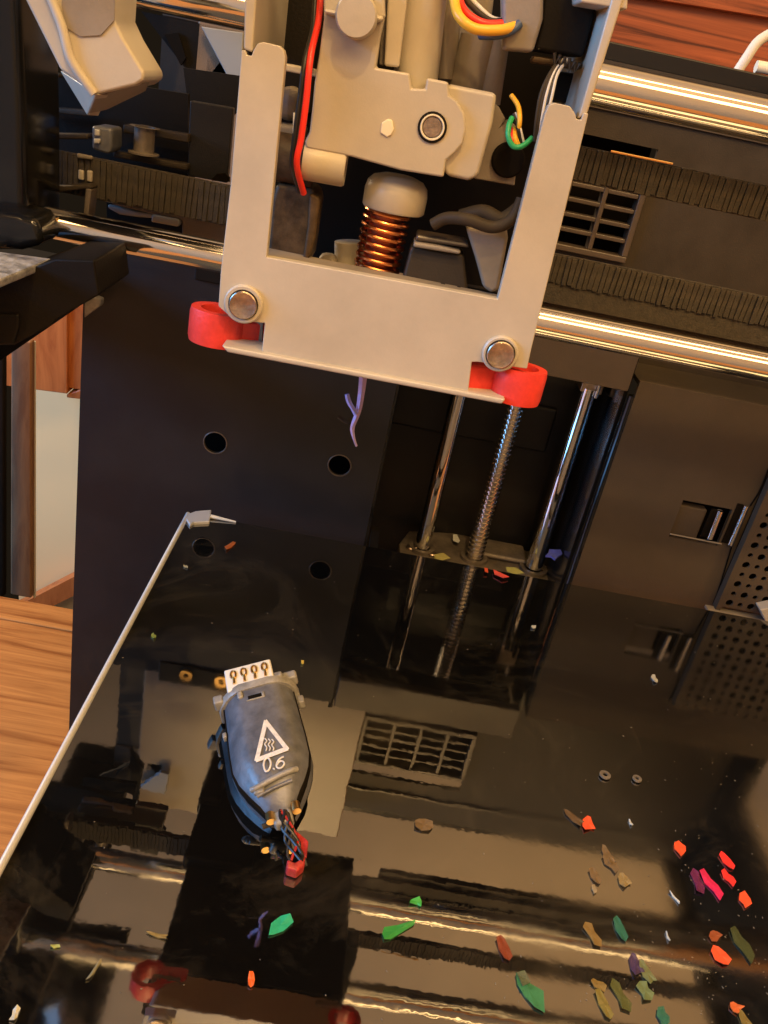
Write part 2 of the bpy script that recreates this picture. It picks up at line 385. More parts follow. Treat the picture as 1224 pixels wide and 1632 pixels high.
B().box((mir(228, 1110, 'y', YL + 4).x, YL + 4, ZT + 1), (30, YW - .6, ZTOP - 8)).build('upper_left_wall', M['wall_hi'], pr, bevel=.6)
# deep recess
XRR = 103.5
B().box((13.8, YR, TZ), (XRR, YR + 2, 130)).build('recess_back', M['panel'], pr)
B().box((15, YR - 3, 28), (XRR - 14, YR - .2, 50)).build('recess_rib', M['panel'], pr, bevel=2.9, seg=4)
B().box((XRR - 1.6, YL + 6, TZ), (XRR, YR, 92)).build('recess_wall', M['gloss'], pr)
B().tube([(XRR + 1.3, YL + 2.4, TZ), (XRR + 1.3, YL + 2.4, ZR + 13)], 2.2, 20).build('rounded_edge', M['gloss'], pr)
# right lower panel with the latch window
lx0, lx1 = at(1076, 830, 'y', YL).x, at(1160, 830, 'y', YL).x
lz0, lz1 = at(1110, 864, 'y', YL).z, at(1120, 803, 'y', YL).z
XV = at(1185, 880, 'y', YL).x - 4
rp = B(); X0 = XRR + 1.4
rp.box((X0, YL, TZ), (lx0, YL + 2, ZR + 20)); rp.box((lx0, YL, TZ), (lx1, YL + 2, lz0)); rp.box((lx0, YL, lz1), (lx1, YL + 2, ZR + 20)); rp.box((lx1, YL, TZ), (XR, YL + 2, ZR + 20))
rp.build('right_back_panel', M['panel3'], pr)
B().box((X0, YL + 2.2, ZR + 18), (XR, YW - .4, ZR + 19.8)).build('right_shelf', M['panel2'], pr)
lt = B().box((lx0 + .1, YL + 1.2, lz0 + .1), (lx0 + 12, YL + 6, lz1 - 3)).build('latch_pad', M['panel3'], pr, bevel=.6)
B().box((lx0, YL + 11, lz0 - 3), (lx1 + 6, YL + 12, lz1 + 3)).build('latch_back', M['dark'], pr)
c0 = at(1143, 838, 'y', YL)
for (a, b) in (((1148, 814), (1131, 858)), ((1190, 806), (1164, 868))):
    p0, p1 = at(*a, 'y', YL - 1), at(*b, 'y', YL - 1)
    B().tube([p0, p1], 1.25, 18).build('latch_pin', M['steel'], pr)
    B().box((p0.x - 3.6, YL - .5, min(p0.z, p1.z)), (p0.x - 1.0, YL - .1, max(p0.z, p1.z))).build('pin_shadow_strip', M['dark'], pr)  # dark strip painted beside each pin as its shadow
B().tube([at(1068, 851, 'y', YL - .3), at(1150, 867, 'y', YL - .3)], .35, 8).build('panel_ridge', M['grey2'], pr)
B().tube(smooth_path([at(1166, 872, 'y', YL - .6), at(1150, 925, 'y', YL - .6), at(1142, 950, 'y', YL - .6)]), .3, 6).build('seam', M['dark'], pr)
B().tube(smooth_path([at(1196, 806, 'y', YL - .6), at(1212, 780, 'y', YL - .6), at(1226, 745, 'y', YL - .6)]), .35, 6).build('seam', M['dark'], pr)
# perforated vent (real holes)
YV = 324
va, vb = at(1228, 742, 'y', YV), at(1149, 968, 'y', YV)
def perforated(x0, z0, nx, nz, pitch, r, y, d=1.0, n=10):
    b = B(); h = pitch / 2
    for i in range(nx):
        for j in range(nz):
            cx, cz = x0 + (i + .5) * pitch, z0 + (j + .5) * pitch
            rad = r * (1.0 if (i + j) % 2 == 0 else .68)
            sq = []; rg = []
            for k in range(n * 2):
                w = 2 * math.pi * k / (n * 2) + math.pi / 4
                c_, s_ = math.cos(w), math.sin(w); m_ = h / max(abs(c_), abs(s_))
                sq.append((cx + c_ * m_, y, cz + s_ * m_)); rg.append((cx + c_ * rad, y, cz + s_ * rad))
            N = n * 2
            vs = sq + rg + [(p[0], y + d, p[2]) for p in rg]
            b.add(vs, [(k, (k + 1) % N, N + (k + 1) % N, N + k) for k in range(N)] + [(N + k, N + (k + 1) % N, 2 * N + (k + 1) % N, 2 * N + k) for k in range(N)])
    return b
pitch = 4.8
xv0 = vb.x + .3; zv0 = vb.z + .5
perforated(xv0, zv0, 9, 13, pitch, 1.6, YV, n=8).build('perforated_vent', M['panel3'], pr)
B().box((xv0 - 2.2, YV + .0, zv0 - 2), (xv0 - .02, YV + 4, zv0 + 62)).build('vent_frame', M['panel3'], pr)
B().box((xv0 - 2, YV + 4.4, zv0 - 2), (xv0 + 44, YV + 5, zv0 + 62)).build('vent_back', M['dark'], pr)
B().box((xv0 - 6, YV - 1.4, zv0 - 3.4), (xv0 + 44, YV + 3, zv0 - 2.05)).build('vent_sill', M['grey2'], pr, bevel=.3)
B().prism([at(1211, 972, 'y', 318), at(1240, 966, 'y', 318), at(1240, 998, 'y', 318), at(1220, 991, 'y', 318)], (0, 6, 0)).build('corner_tab', M['grey'], pr, bevel=.5)
# right side wall with an angled opening, seen only in the bed
XS = 226
B().box((XS, 338, TZ), (XS + 4, 372, ZTOP)).box((XS, 60, 122), (XS + 4, 337.9, ZTOP)).build('right_side_wall', M['black'], pr)
B().box((XL - 24, 100, ZTOP - 5), (-85, 361, ZTOP)).build('left_top_rail', M['black'], pr, bevel=.6)
q_ = mir(170, 1590, 'z', 300)
B().box((-190, 135, 298), (q_.x, mir(150, 1475, 'z', 300).y, 304)).build('unseen_dark_plate', M['black'], pr)  # unseen plate added to darken the bed's lower left reflection
B().box((217, 100, ZTOP - 5), (XS - .2, 361, ZTOP)).build('right_top_rail', M['black'], pr, bevel=.6)
B().box((-104, -120, TZ + .2), (XS, YL - .2, TZ + 8)).box((-150, -120, TZ + .2), (-104.1, 190, TZ + 8)).build('base_floor', M['base'], pr)  # base, widened out of view to keep table colour off the rod
B().box((-165, 120, 73), (-110, 328, 90)).build('left_frame_beam', M['black'], pr, bevel=1)
B().box((-165, 120, 108), (-99, 228, 114)).build('beam_cover', M['speck'], pr, bevel=.5)
# lift rods and lead screw
def rod(x, y, z0, z1, r, name='lift_rod'): return B().tube([(x, y, z0), (x, y, z1)], r, 40).build(name, M['steel'], pr)
AX, AY, BX, BY = 41.0, 363.0, 95.3, 363.0
rod(AX, AY, -140, 100, 3.6); rod(BX, BY, -140, at(943, 618, 'y', BY).z, 4.0)
B().box((BX - 4.5, BY - 3, at(943, 624, 'y', BY).z), (BX + 5, BY + 8, at(943, 612, 'y', BY).z + 8)).build('rod_clamp', M['screw'], pr, bevel=.5)
B().tube([(BX + 2.6, BY - 4.5, at(943, 628, 'y', BY).z), (BX + 2.6, BY - 4.5, at(943, 606, 'y', BY).z)], .8, 8).build('clamp_pin', M['steel2'], pr)
SX = at(755, 885, 'y', AY).x
SX = (SX + at(822, 650, 'y', AY).x) / 2
thr = B(); prof = []
z = -140; P_ = 2.35
while z < 105:
    prof += [(3.15, z), (3.15, z + .55), (4.15, z + .95), (4.15, z + 1.65), (3.15, z + 2.05)]; z += P_
# a real helix: shift each vertex of the lathe along the axis by its turn
n_ = 28; vs = []; fs = []
for r, h in prof:
    for j in range(n_):
        w = 2 * math.pi * j / n_; vs.append((SX + r * math.cos(w), AY + r * math.sin(w), h + P_ * j / n_))
for i in range(len(prof) - 1):
    for j in range(n_):
        if j == n_ - 1:
            k = i + 5
            if k + 1 < len(prof): fs.append((i * n_ + j, k * n_, (k + 1) * n_, (i + 1) * n_ + j))
        else: fs.append((i * n_ + j, i * n_ + j + 1, (i + 1) * n_ + j + 1, (i + 1) * n_ + j))
B().add(vs, fs, True).build('lead_screw', M['steel2'], pr, autosm=60)

# ============================================================ PRINT BED
X1 = 215; YB0, YB1, XB = 60, 313, -60
bed = thing('print_bed', 'glossy black print bed mirroring the inside of the printer', 'print bed', (60, 200, -4))
B().box((XB, YB0, -1.2), (X1, YB1, 0)).build('build_sheet', M['bed'], bed)
B().box((XB + 2, YB0, -6), (X1 - 2, YB1 - 2, -1.6)).build('heated_plate', M['black'], bed)
B().tube([(XB - .3, YB0, .05), (XB - .3, YB1 - 1, .05)], .95, 12).build('edge_rim', M['rim'], bed)
tabp = [at(a, b, 'z', 1.2) for a, b in [(296, 826), (301, 818), (312, 814), (337, 812), (334, 831), (309, 832), (303, 836)]]
B().prism(tabp, (0, 0, -2)).build('corner_tab', M['rim'], bed, bevel=.4)
B().tube([at(336, 823, 'z', .8), at(376, 832, 'z', .3)], [.9, .4], 10).build('corner_lip', M['chip'], bed)
# carriage plate behind the bed, round the rods
ZC = -24
cp = [at(a, b, 'z', ZC) for a, b in [(636, 866), (652, 846), (700, 848), (738, 850), (790, 866), (850, 880), (884, 906), (886, 950), (640, 930)]]
cpl = B().prism(cp, (0, 0, -4)).build('carriage_plate', M['bracket'], bed, bevel=.6)
B().box((14.5, YB1 + 1, -6), (18, YB1 + 22, -2)).build('bed_arm', M['black'], bed)
for q in ((655, 874), (689, 884), (868, 908)):
    c = at(*q, 'z', ZC + .2)
    B().lathe(c, (0, 0, 1), [(.01, 1.2), (2.0, 1.2), (2.4, .8), (2.4, 0)], 18).build('flange_screw', M['screw'], cpl)
for x, r in ((AX, 6.2), (BX, 6.8), (SX, 6.5)):
    B().lathe((x, AY, ZC), (0, 0, 1), [(r - 2.0, 1.6), (r, 1.6), (r, 0)], 26).build('bearing_collar', M['bracket'], cpl)
B().box((at(765, 880, 'z', ZC).x, AY + 2, ZC), (at(835, 890, 'z', ZC).x, AY + 18, ZC + 3.2)).build('nut_block', M['bracket'], cpl, bevel=1.5)
B().box((25, YB1 + 1.5, -13.5), (100, YB1 + 5, -10.5)).build('rear_rail', M['bracket'], bed, bevel=.4)

# ============================================================ GANTRY
ga = thing('x_gantry', 'horizontal gantry of polished rods and toothed belts crossing the printer', 'gantry', (0, 241, 120))
R1Y, R1Z, R2Y, R2Z = 240.8, 120.2, 243.4, 179.8
B().tube([(-92, R1Y, R1Z), (XS - 2, R1Y, R1Z)], 4.2, 48).build('guide_rod', M['steel'], ga, label='lower polished steel rod passing behind the red clips')
B().tube([(-120, R2Y, R2Z), (XS - 2, R2Y, R2Z)], 4.9, 48).build('guide_rod', M['steel'], ga, label='upper polished steel rod behind the top of the print head')
def belt(z0, z1, x0, x1, y, n, label, fr=1.0):
    b = B().box((x0, y, z0), (x1, y + 1.3, z1)).build('belt', M['belt'], ga, label=label)
    step = (x1 - x0) / n; me = None; th_ = (z1 - z0) * fr
    for i in range(n):
        x = x0 + (i + .5) * step; zz = z1 - th_ / 2
        if me is None:
            me = B().box((x - step * .46, y - .8, zz - th_ / 2), (x + step * .46, y - .02, z1 + .1)).build('tooth', M['belt'], b, org=(x, y, zz), bevel=.1)
        else:
            c = clone(me, b, Vector((x, y, zz)) - ORG[b.name], (random.uniform(-.02, .02), random.uniform(-.05, .05), random.uniform(-.04, .04)))
            c.scale = (random.uniform(.78, 1.04), random.uniform(.6, 1.3), random.uniform(.86, 1.0))
    return b
belt(156.2, 165.0, 20, 222, 255, 130, 'upper toothed belt just above the vent grille')
belt(122.8, 136.6, 20, 222, 255, 130, 'lower toothed belt just above the front rod', .6)
belt(124.6, 135.8, -97, -10, 262, 56, 'left run of the toothed belt, clamped near the bracket')
B().box((44, 256.6, 119.5), (222, 259, 132)).build('belt_cover', M['panel2'], ga)
B().tube([(53, 254, 165.3), (70, 254, 165.4)], .28, 6).build('belt_thread', M['brass'], ga)
# left end: bracket block with speckled top
zt = 116
q = [at(-60, 392, 'z', zt), at(0, 401, 'z', zt), at(84, 412, 'z', zt), at(-60, 470, 'z', zt)]
B().prism(q, (0, 0, -2)).build('bracket_cap', M['speck'], ga, bevel=.5, label='grey speckled top face of the left bracket')
YQ = 212
B().slab([(-40, 440), (0, 446), (88, 413), (150, 415), (158, 470), (144, 478), (86, 511), (84, 517), (36, 543), (22, 550), (-40, 548)], YQ, 25).build('end_bracket', M['black'], ga, bevel=1.2)
B().slab([(-30, 548), (0, 551), (22, 550), (30, 520), (30, 500), (-30, 500)], YQ - 1, 8).build('bracket_foot', M['black'], ga, bevel=.8)
B().prism([at(134, 485, 'y', 318), at(137, 477, 'y', 318), at(152, 474, 'y', 318), at(161, 478, 'y', 318), at(160, 488, 'y', 318), at(134, 507, 'y', 318)], (0, 4, 0)).build('hinge_tab', M['nozzle2'], ga, bevel=.5)
t_ = [at(28, 340, 'y', 225), at(60, 352, 'y', 225), at(68, 390, 'y', 225), at(30, 400, 'y', 225), at(-40, 390, 'y', 225), at(-40, 330, 'y', 225)]
B().prism(t_, (0, 16, 0)).build('motor_cover', M['gloss'], ga, bevel=2)
# corner post at far left
B().slab([(-60, -40), (28, -40), (38, 200), (42, 400), (-60, 400)], 232, 26).build('corner_post', M['gloss'], ga, bevel=2.5)
# bracket plate with slots left of the head
YG = 268
def gs(px, y, d, name, mt, bv=.4, lab=None): return B().slab(px, y, d).build(name, M[mt], ga, bevel=bv, label=lab)
gs([(165, 296), (362, 330), (362, 392), (290, 378), (290, 352), (268, 347), (205, 332), (180, 326), (165, 312)], YG, 3, 'slotted_plate', 'lit')
gs([(170, 322), (290, 346), (290, 378), (250, 370), (170, 352)], YG + 9, 2, 'slot_back', 'dark', 0)
gs([(171, 326), (190, 330), (218, 337), (246, 341), (245, 348), (218, 346), (190, 342), (172, 332)], YG + 1, 2, 'slide_strip', 'duct', .6)
gs([(242, 342), (284, 350), (287, 356), (284, 362), (240, 354)], YG - 1, 3, 'slide_block', 'duct', 1.0)
gs([(40, 108), (300, 150), (300, 300), (165, 290), (40, 268)], 280, 2, 'added_black_sheet', 'black', 0)  # black sheet added to hide the brightened wall and keep this corner dark
gs([(292, 108), (390, 122), (386, 172), (372, 184), (300, 170)], 290, 2, 'added_black_sheet', 'black', 0)  # second added sheet, covering the rest of the pale wall
gs([(303, 160), (372, 172), (362, 292), (298, 280)], 276, 3, 'motor_plate', 'panel')
gs([(270, 330), (303, 160), (312, 160), (308, 290)], 300, 3, 'motor_plate', 'black')
gs([(338, 285), (346, 277), (358, 276), (366, 283), (366, 290), (338, 288)], 275, .8, 'plate_hole', 'dark', 0)
gs([(196, 198), (300, 214), (300, 228), (250, 219), (196, 212)], 272, 4, 'idler_arm', 'panel2')
gs([(180, 240), (298, 262), (298, 272), (180, 250)], 272, 4, 'idler_arm', 'panel2')
gs([(40, 116), (95, 118), (95, 124), (40, 122)], 270, 4, 'idler_arm', 'panel2')
gs([(40, 168), (145, 176), (145, 186), (40, 176)], 272, 4, 'idler_arm', 'panel2')
gs([(40, 212), (140, 214), (140, 222), (40, 222)], 262, 6, 'idler_arm', 'panel2')
p0, p1 = at(231, 202, 'y', 268), at(229, 243, 'y', 268)
B().lathe(p1, (p0 - p1), [(.01, -.4), (4.4, -.4), (4.4, 0), (2.9, .2), (2.9, (p0 - p1).length), (4.2, (p0 - p1).length)], 26).build('idler_pulley', M['bracket'], ga)
p0, p1 = at(55, 236, 'y', 250), at(52, 288, 'y', 250)
B().lathe(p1, (p0 - p1), [(.01, -.4), (4.4, -.4), (4.4, 0), (3.1, .4), (3.1, (p0 - p1).length), (.01, (p0 - p1).length)], 26).build('idler_pulley', M['bracket'], ga)
gs([(146, 200), (178, 205), (178, 240), (172, 246), (146, 238)], 262, 10, 'belt_clamp', 'nozzle', .8)
gs([(150, 206), (158, 207), (158, 217), (150, 216)], 260.5, 1.4, 'clamp_screw', 'rim', .3); gs([(149, 221), (159, 221), (158, 229), (149, 229)], 260.5, 1.4, 'clamp_screw', 'rim', .3)
gs([(124, 270), (133, 272), (133, 288), (124, 286)], 260, 1.2, 'belt_crimp', 'grey', .4); gs([(138, 271), (147, 273), (146, 291), (138, 289)], 260, 1.2, 'belt_crimp', 'grey', .4)
gs([(122, 244), (147, 249), (147, 255), (122, 252)], 260, 1.2, 'belt_crimp', 'grey2', .4)
gs([(159, 293), (165, 295), (166, 314), (160, 313)], 262, 2, 'belt_crimp', 'grey2', .4)
gs([(42, 300), (140, 294), (148, 300), (60, 310), (42, 312)], 256, 8, 'lower_arm', 'panel2')
gs([(136, 300), (146, 302), (140, 348), (132, 346)], 256, 6, 'strut', 'bracket')
gs([(320, 42), (388, 52), (384, 130), (365, 127)], 330, 2, 'pale_plate', 'duct')
gs([(225, 18), (388, 52), (365, 128), (300, 115)], 334, 2, 'inner_wall', 'black', 0)
gs([(262, 55), (284, 52), (296, 92), (288, 104)], 332, 1.6, 'wall_slot', 'dark', 0)
B().tube([at(88, 348, 'y', R1Y - 2), at(96, 366, 'y', R1Y - 2)], 2.2, 12).build('rod_clip', M['brass'], ga)
# grey hooked arm, top left
arm = thing('grey_arm', 'thick grey plastic hooked arm reaching down from the top left corner', 'plastic arm', at(150, 60, 'y', 190))
YA = 186
B().slab([(20, -40), (96, 112), (112, 122), (150, 152), (216, 136), (229, 128), (230, 116), (196, 60), (182, 30), (186, -40)], YA, 14).build('arm_body', M['grey'], arm, bevel=2.4, seg=4)
f0 = [at(97, 114, 'y', YA - .4), at(153, 152, 'y', YA - .4)]
B().prism([at(153, 150, 'y', YA - .6), at(95, 112, 'y', YA + 17), at(139, 184, 'y', YA + 15)], (1.5, 3, 0)).build('arm_tip', M['grey'], arm, bevel=.3)
B().prism([at(151, 153, 'y', YA + 1.5), at(229, 131, 'y', YA + 1.5), at(222, 146, 'y', YA + 9), at(160, 176, 'y', YA + 9), at(139, 181, 'y', YA + 9)], (0, 5, 0)).build('arm_end', M['grey2'], arm, bevel=.6)
B().slab([(100, -40), (98, 10), (106, 44), (128, 58), (160, 56), (182, 32), (184, -40)], YA - .35, .3).build('arm_hollow_shade', M['grey2'], arm)  # flat darker patch painted as the shade inside the arm's hollow
B().tube(smooth_path([at(70, -30, 'y', YA - .2), at(98, 40, 'y', YA - .6), at(114, 96, 'y', YA - .6), at(150, 150, 'y', YA)]), .9, 10).build('arm_ridge', M['grey'], arm)

# ============================================================ PRINT HEAD
YH = 195; HS = -11.0
_at0 = at
def at(px, py, ax, c): return _at0(px, py, ax, c + (HS if ax == 'y' and c < 240 else 0))
YB_ = YH + HS
hd = thing('extruder_carriage', 'open beige-grey print head with its cover off, copper spring and wires showing', 'print head', (0, 215, 110))
def hs(px, y, d, name, mt='grey', bv=.2, seg=2, par=None, lab=None): return B().slab(px, y, d).build(name, M[mt], par or hd, bevel=bv, seg=seg, label=lab)
fp = [(385, 80), (391, 80), (393, 88), (401, 89), (404, 80), (411, 69), (420, 67), (445, 73), (452, 80), (455, 92), (425, 410),
      (793, 477), (868, 182), (874, 168), (884, 164), (908, 169), (916, 180), (919, 190), (926, 191), (930, 180), (938, 181), (846, 560),
      (840, 588), (762, 577), (752, 577), (746, 626), (417, 562), (422, 515), (400, 513), (370, 508), (348, 488), (352, 430), (368, 290)]
plate = hs(fp, YH, 2.6, 'front_frame')
# thin bottom lip
lip = [at(352, 555, 'y', YH - 1.4), at(805, 640, 'y', YH - 1.4)]
lz = [(p.x, p.z) for p in lip]
B().prism([(lz[0][0], YB_ - 1.4, lz[0][1] + .6), (lz[0][0] + 1.5, YB_ - 1.4, lz[0][1] - .7), (lz[1][0] - .5, YB_ - 1.4, lz[1][1] - .8), (lz[1][0], YB_ - 1.4, lz[1][1] + .5)], (0, 12, 0)).build('bottom_lip', M['grey'], hd, bevel=.4)
zb_ = lz[0][1] - 1
B().box((-33, YB_ + 11, zb_ + .2), (32, 256, zb_ + 3)).build('base_plate', M['black'], hd, bevel=.5)
B().box((-35, 240, zb_ - 3), (-8, 281, zb_ + 6)).build('cable_guide', M['black'], hd, bevel=1)
B().box((-36, 268, zb_ - 6), (-27, 300, zb_ + 4)).build('cable_guide', M['black'], hd, bevel=1)
# recess behind the clip cut-outs
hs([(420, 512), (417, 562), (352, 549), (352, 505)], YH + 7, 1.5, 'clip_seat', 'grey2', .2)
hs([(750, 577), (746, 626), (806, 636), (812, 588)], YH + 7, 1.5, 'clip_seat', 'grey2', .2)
# upper housing side walls
w1 = [at(a, b, 'y', YH) for a, b in [(388, -90), (412, -90), (400, 80), (384, 80)]]
hs([(392, -90), (416, -90), (402, 84), (388, 78)], YH + .4, 60, 'side_wall', bv=.4)
hs([(1000, -90), (1022, -90), (936, 182), (921, 190)], YH + .4, 50, 'side_wall', bv=.4)
hs([(925, 4), (1000, 16), (1004, -60), (925, -60)], YH + .8, 22, 'top_rib', bv=.4)
# dark carriage body behind
bk = [(398, -90), (1000, -90), (925, 190), (850, 470), (430, 400), (392, 80)]
hs(bk, 238.5, 8, 'dark_backing', 'dark', 0)
hs([(416, -90), (522, -90), (505, 60), (496, 180), (440, 175), (405, 80)], 236, 3, 'inner_liner', 'black', .3)
# extruder block front plate
ep = [(514, -90), (516, 30), (508, 90), (501, 130), (497, 175), (493, 210), (486, 225), (487, 236), (560, 250), (640, 272), (707, 283), (711, 256), (726, 243), (738, 228), (743, 205), (740, 180), (728, 160), (716, 152),
      (715, 131), (680, 124), (678, 142), (656, 141), (653, 117), (599, 108), (606, 60), (612, 30), (614, -90)]
ex = hs(ep, 203, 4, 'extruder_block', 'grey', .5, 3)
hs([(716, 134), (792, 149), (786, 195), (764, 276), (757, 285), (745, 288), (713, 281), (700, 260), (700, 150)], 204.6, 5, 'extruder_cover', 'grey', .9, 3)
hs([(770, 150), (795, 170), (806, 190), (800, 200), (812, 192), (822, 200), (826, 250), (820, 296), (756, 285), (745, 250)], 210, 6, 'rear_cover', 'grey2', .7)
hs([(436, 98), (512, 112), (508, 124), (436, 110)], 206, 6, 'cross_bar', 'grey', .3)
# pillars and ribs above the block
p0, p1 = at(684, -90, 'y', 212), at(660, 150, 'y', 212)
B().cyl(p0, p1, 4.6, 36).build('filament_column', M['grey'], hd)
hs([(622, -90), (660, -90), (636, 108), (612, 105)], 205, 5, 'vertical_rib', 'grey', .5)
hs([(612, -90), (622, -90), (612, 105), (604, 103)], 208, 4, 'vertical_rib', 'grey2', .3)
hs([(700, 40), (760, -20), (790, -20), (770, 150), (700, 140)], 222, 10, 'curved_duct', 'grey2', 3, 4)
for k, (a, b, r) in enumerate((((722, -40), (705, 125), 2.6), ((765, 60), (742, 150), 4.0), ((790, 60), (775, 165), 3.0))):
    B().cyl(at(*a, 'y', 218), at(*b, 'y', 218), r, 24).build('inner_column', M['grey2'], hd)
# knob with two arms and its shoulders
kc = at(568, 25, 'y', 199)
B().lathe(kc + Vector((0, 6, 0)), (0, -1, 0), [(3.9, 0), (3.95, 6.2), (3.6, 6.9), (.01, 7.0)], 36).build('release_knob', M['grey'], hd)
hs([(516, 13), (545, 18), (545, 28), (517, 22)], 200, 3.2, 'knob_arm', 'grey', .6)
hs([(590, 22), (612, 25), (609, 36), (590, 33)], 200, 3.2, 'knob_arm', 'grey', 1.0)
hs([(592, -20), (612, -20), (614, 30), (594, 26)], 200.5, 2.8, 'knob_shoulder', 'grey', .6)
# chip and pivot
hs([(608, 196), (617, 190), (625, 191), (628, 206), (624, 215), (617, 219), (606, 212)], 202.6, .6, 'cream_plug', 'chip', .25)
pc = at(689, 203, 'y', 202.8)
B().lathe(pc, (0, -1, 0), [(2.65, -.5), (2.95, .1), (2.5, .15), (2.35, -.2), (1.9, -.3)], 30).build('pivot_ring', M['black'], hd)
B().lathe(pc, (0, -1, 0), [(.01, .12), (1.85, .12), (2.0, -.3)], 26).build('pivot_pin', M['screw'], hd)
B().lathe(pc, (0, -1, 0), [(2.05, .0), (2.2, .32), (2.4, .3), (2.5, .0)], 26).build('retaining_ring', M['chip'], hd)
# dome cap and spring
cx = at(629, 320, 'y', 212)
d = B(); ccz0, ccz1 = at(629, 345, 'y', 205).z, at(630, 277, 'y', 212).z
H_ = ccz1 - ccz0
B().lathe((cx.x, 202, ccz0), (0, 0, 1), [(4.0, .2), (6.6, .1), (6.9, .5), (6.95, H_ * .52), (6.6, H_ * .72), (5.5, H_ * .88), (3.4, H_ * .97), (.01, H_)], 44).build('dome_cap', M['grey'], hd)
sx0, sx1 = at(625, 345, 'y', 213), at(616, 448, 'y', 213)
z1_, z0_ = ccz0 + .6, sx1.z - 2.5
turns = 11; hel = []
for i in range(turns * 22 + 1):
    t = i / (turns * 22); w = 2 * math.pi * turns * t
    hel.append((cx.x - 1.0 + (-.3) * t + 4.9 * math.cos(w), 202 + 4.9 * math.sin(w), z1_ + (z0_ - z1_) * t))
B().tube(hel, .46, 8).build('copper_spring', M['copper'], hd)
B().cyl((cx.x - 1.2, 202, z1_), (cx.x - 1.2, 202, z0_ - 4), 3.6, 28).build('heat_tube', mat('tube_copper', (.45, .12, .05), .3, .9, bump=.4, bscale=500), hd)
# floor inside the head
B().box((-29, YB_ + 2.7, at(425, 412, 'y', YH).z - 1.6), (26, YB_ + 13, at(425, 412, 'y', YH).z - .5)).build('inner_floor', M['grey2'], hd)
# left side: cylinder port, clamps, smoky duct
p0, p1 = at(500, 258, 'y', 206), at(545, 266, 'y', 206)
B().lathe(p0, (p1 - p0), [(.01, -2), (3.9, -2), (3.9, 6.3), (3.6, 6.8), (2.6, 6.8), (2.4, 3)], 34).build('side_port', M['grey'], hd)
B().cyl(p1 - (p1 - p0).normalized() * 1.5, p1 - (p1 - p0).normalized() * 1.2, 2.5).build('port_bore', M['dark'], hd)
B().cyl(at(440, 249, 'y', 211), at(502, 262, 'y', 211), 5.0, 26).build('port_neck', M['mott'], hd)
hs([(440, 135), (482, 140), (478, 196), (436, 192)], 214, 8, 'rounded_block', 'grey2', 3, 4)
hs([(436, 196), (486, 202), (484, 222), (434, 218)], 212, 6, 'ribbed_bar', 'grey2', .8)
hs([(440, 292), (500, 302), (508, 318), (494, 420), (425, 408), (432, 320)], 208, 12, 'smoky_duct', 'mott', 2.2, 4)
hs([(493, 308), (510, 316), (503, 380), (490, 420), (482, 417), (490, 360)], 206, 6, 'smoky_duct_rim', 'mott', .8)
B().cyl(at(556, 385, 'y', 222), at(556, 424, 'y', 222), 3.4, 24).build('peg', M['grey'], hd)
B().box((at(538, 428, 'y', 222).x, 205, at(538, 432, 'y', 222).z - 1), (at(578, 428, 'y', 222).x, 217, at(538, 428, 'y', 222).z + 1)).build('peg_base', M['grey2'], hd, bevel=.6)
hs([(510, 405), (535, 408), (538, 426), (505, 420)], 218, 4, 'broken_rib', 'grey2', 1.2)
# right side of the cavity
hs([(655, 392), (740, 406), (746, 468), (640, 450)], 208, 10, 'fan_duct', 'panel2', .8)
hs([(664, 374), (745, 388), (748, 396), (662, 384)], 207, 8, 'duct_ledge', 'lit', .5)
hs([(660, 386), (700, 392), (735, 400), (733, 406), (658, 394)], 206, 8, 'duct_ledge', 'grey2', .5)
for k in range(14):
    q = at(652 + k * 6.5, 447 + k * 1.25, 'y', 207.6)
    B().box((q.x - .35, 196.2, q.z - .5), (q.x + .35 + random.random() * .3, 196.9, q.z + .3 + random.random() * .5)).build('duct_fin', M['dark'], hd)
b = B(); pts = [(742, 362), (808, 362), (810, 380), (795, 462), (784, 468), (770, 458), (757, 410)]
hs(pts, 206, 9, 'side_duct', 'grey2', 3.0, 4)
B().tube(smooth_path([at(690, 358, 'y', 206), at(712, 348, 'y', 205), at(745, 350, 'y', 203), at(785, 362, 'y', 203), at(815, 350, 'y', 203), at(832, 318, 'y', 204)]), 1.3, 12).build('cavity_cable', M['wgrey'], hd)
B().tube(smooth_path([at(735, 345, 'y', 210), at(770, 338, 'y', 208), at(800, 350, 'y', 207), at(830, 330, 'y', 208)]), 1.6, 12).build('cavity_cable', M['wgrey'], hd)
B().lathe(at(810, 255, 'y', 209), (0, -1, 0), [(.01, .5), (3.2, .5), (3.6, 0)], 26).build('cable_hole', M['dark'], hd)
# connectors at the upper right
hs([(800, -60), (868, -60), (866, 30), (850, 84), (802, 80)], 203, 6, 'connector_block', 'grey2', .8)
hs([(870, -60), (962, -60), (952, 10), (930, 92), (850, 80), (862, 40)], 206, 10, 'ribbon_socket', 'black', .8)
for k in range(5):
    a = at(884 + k * 8, 84 + k * 3, 'y', 204.5)
    B().tube([a, a + Vector((.6, .3, -1.6 - random.random())), a + Vector((1.2, 0, -.4))], .35, 6).build('solder_pin', M['wgrey'], hd)
hs([(850, 88), (930, 100), (925, 112), (846, 100)], 207, 4, 'socket_edge', 'mott', .5)
hs([(880, 112), (926, 118), (908, 165), (884, 162), (872, 190), (862, 200), (868, 140)], 216, 6, 'right_liner', 'black', 1)
b = B()
for k in range(26):
    q = at(random.uniform(600, 788), 0, 'y', YH + 3); px_ = random.uniform(520, 788); q = at(px_, 423 + (px_ - 480) * .175 + random.uniform(-3, 3), 'y', YH + 4)
    r_ = random.uniform(.15, .5); b.lathe(q, (random.uniform(-1, 1), -.3, 1), [(.01, -r_), (r_, -r_ * .3), (r_ * .8, r_ * .5), (.01, r_)], 7)
b.build('plastic_residue', M['mott'], hd)
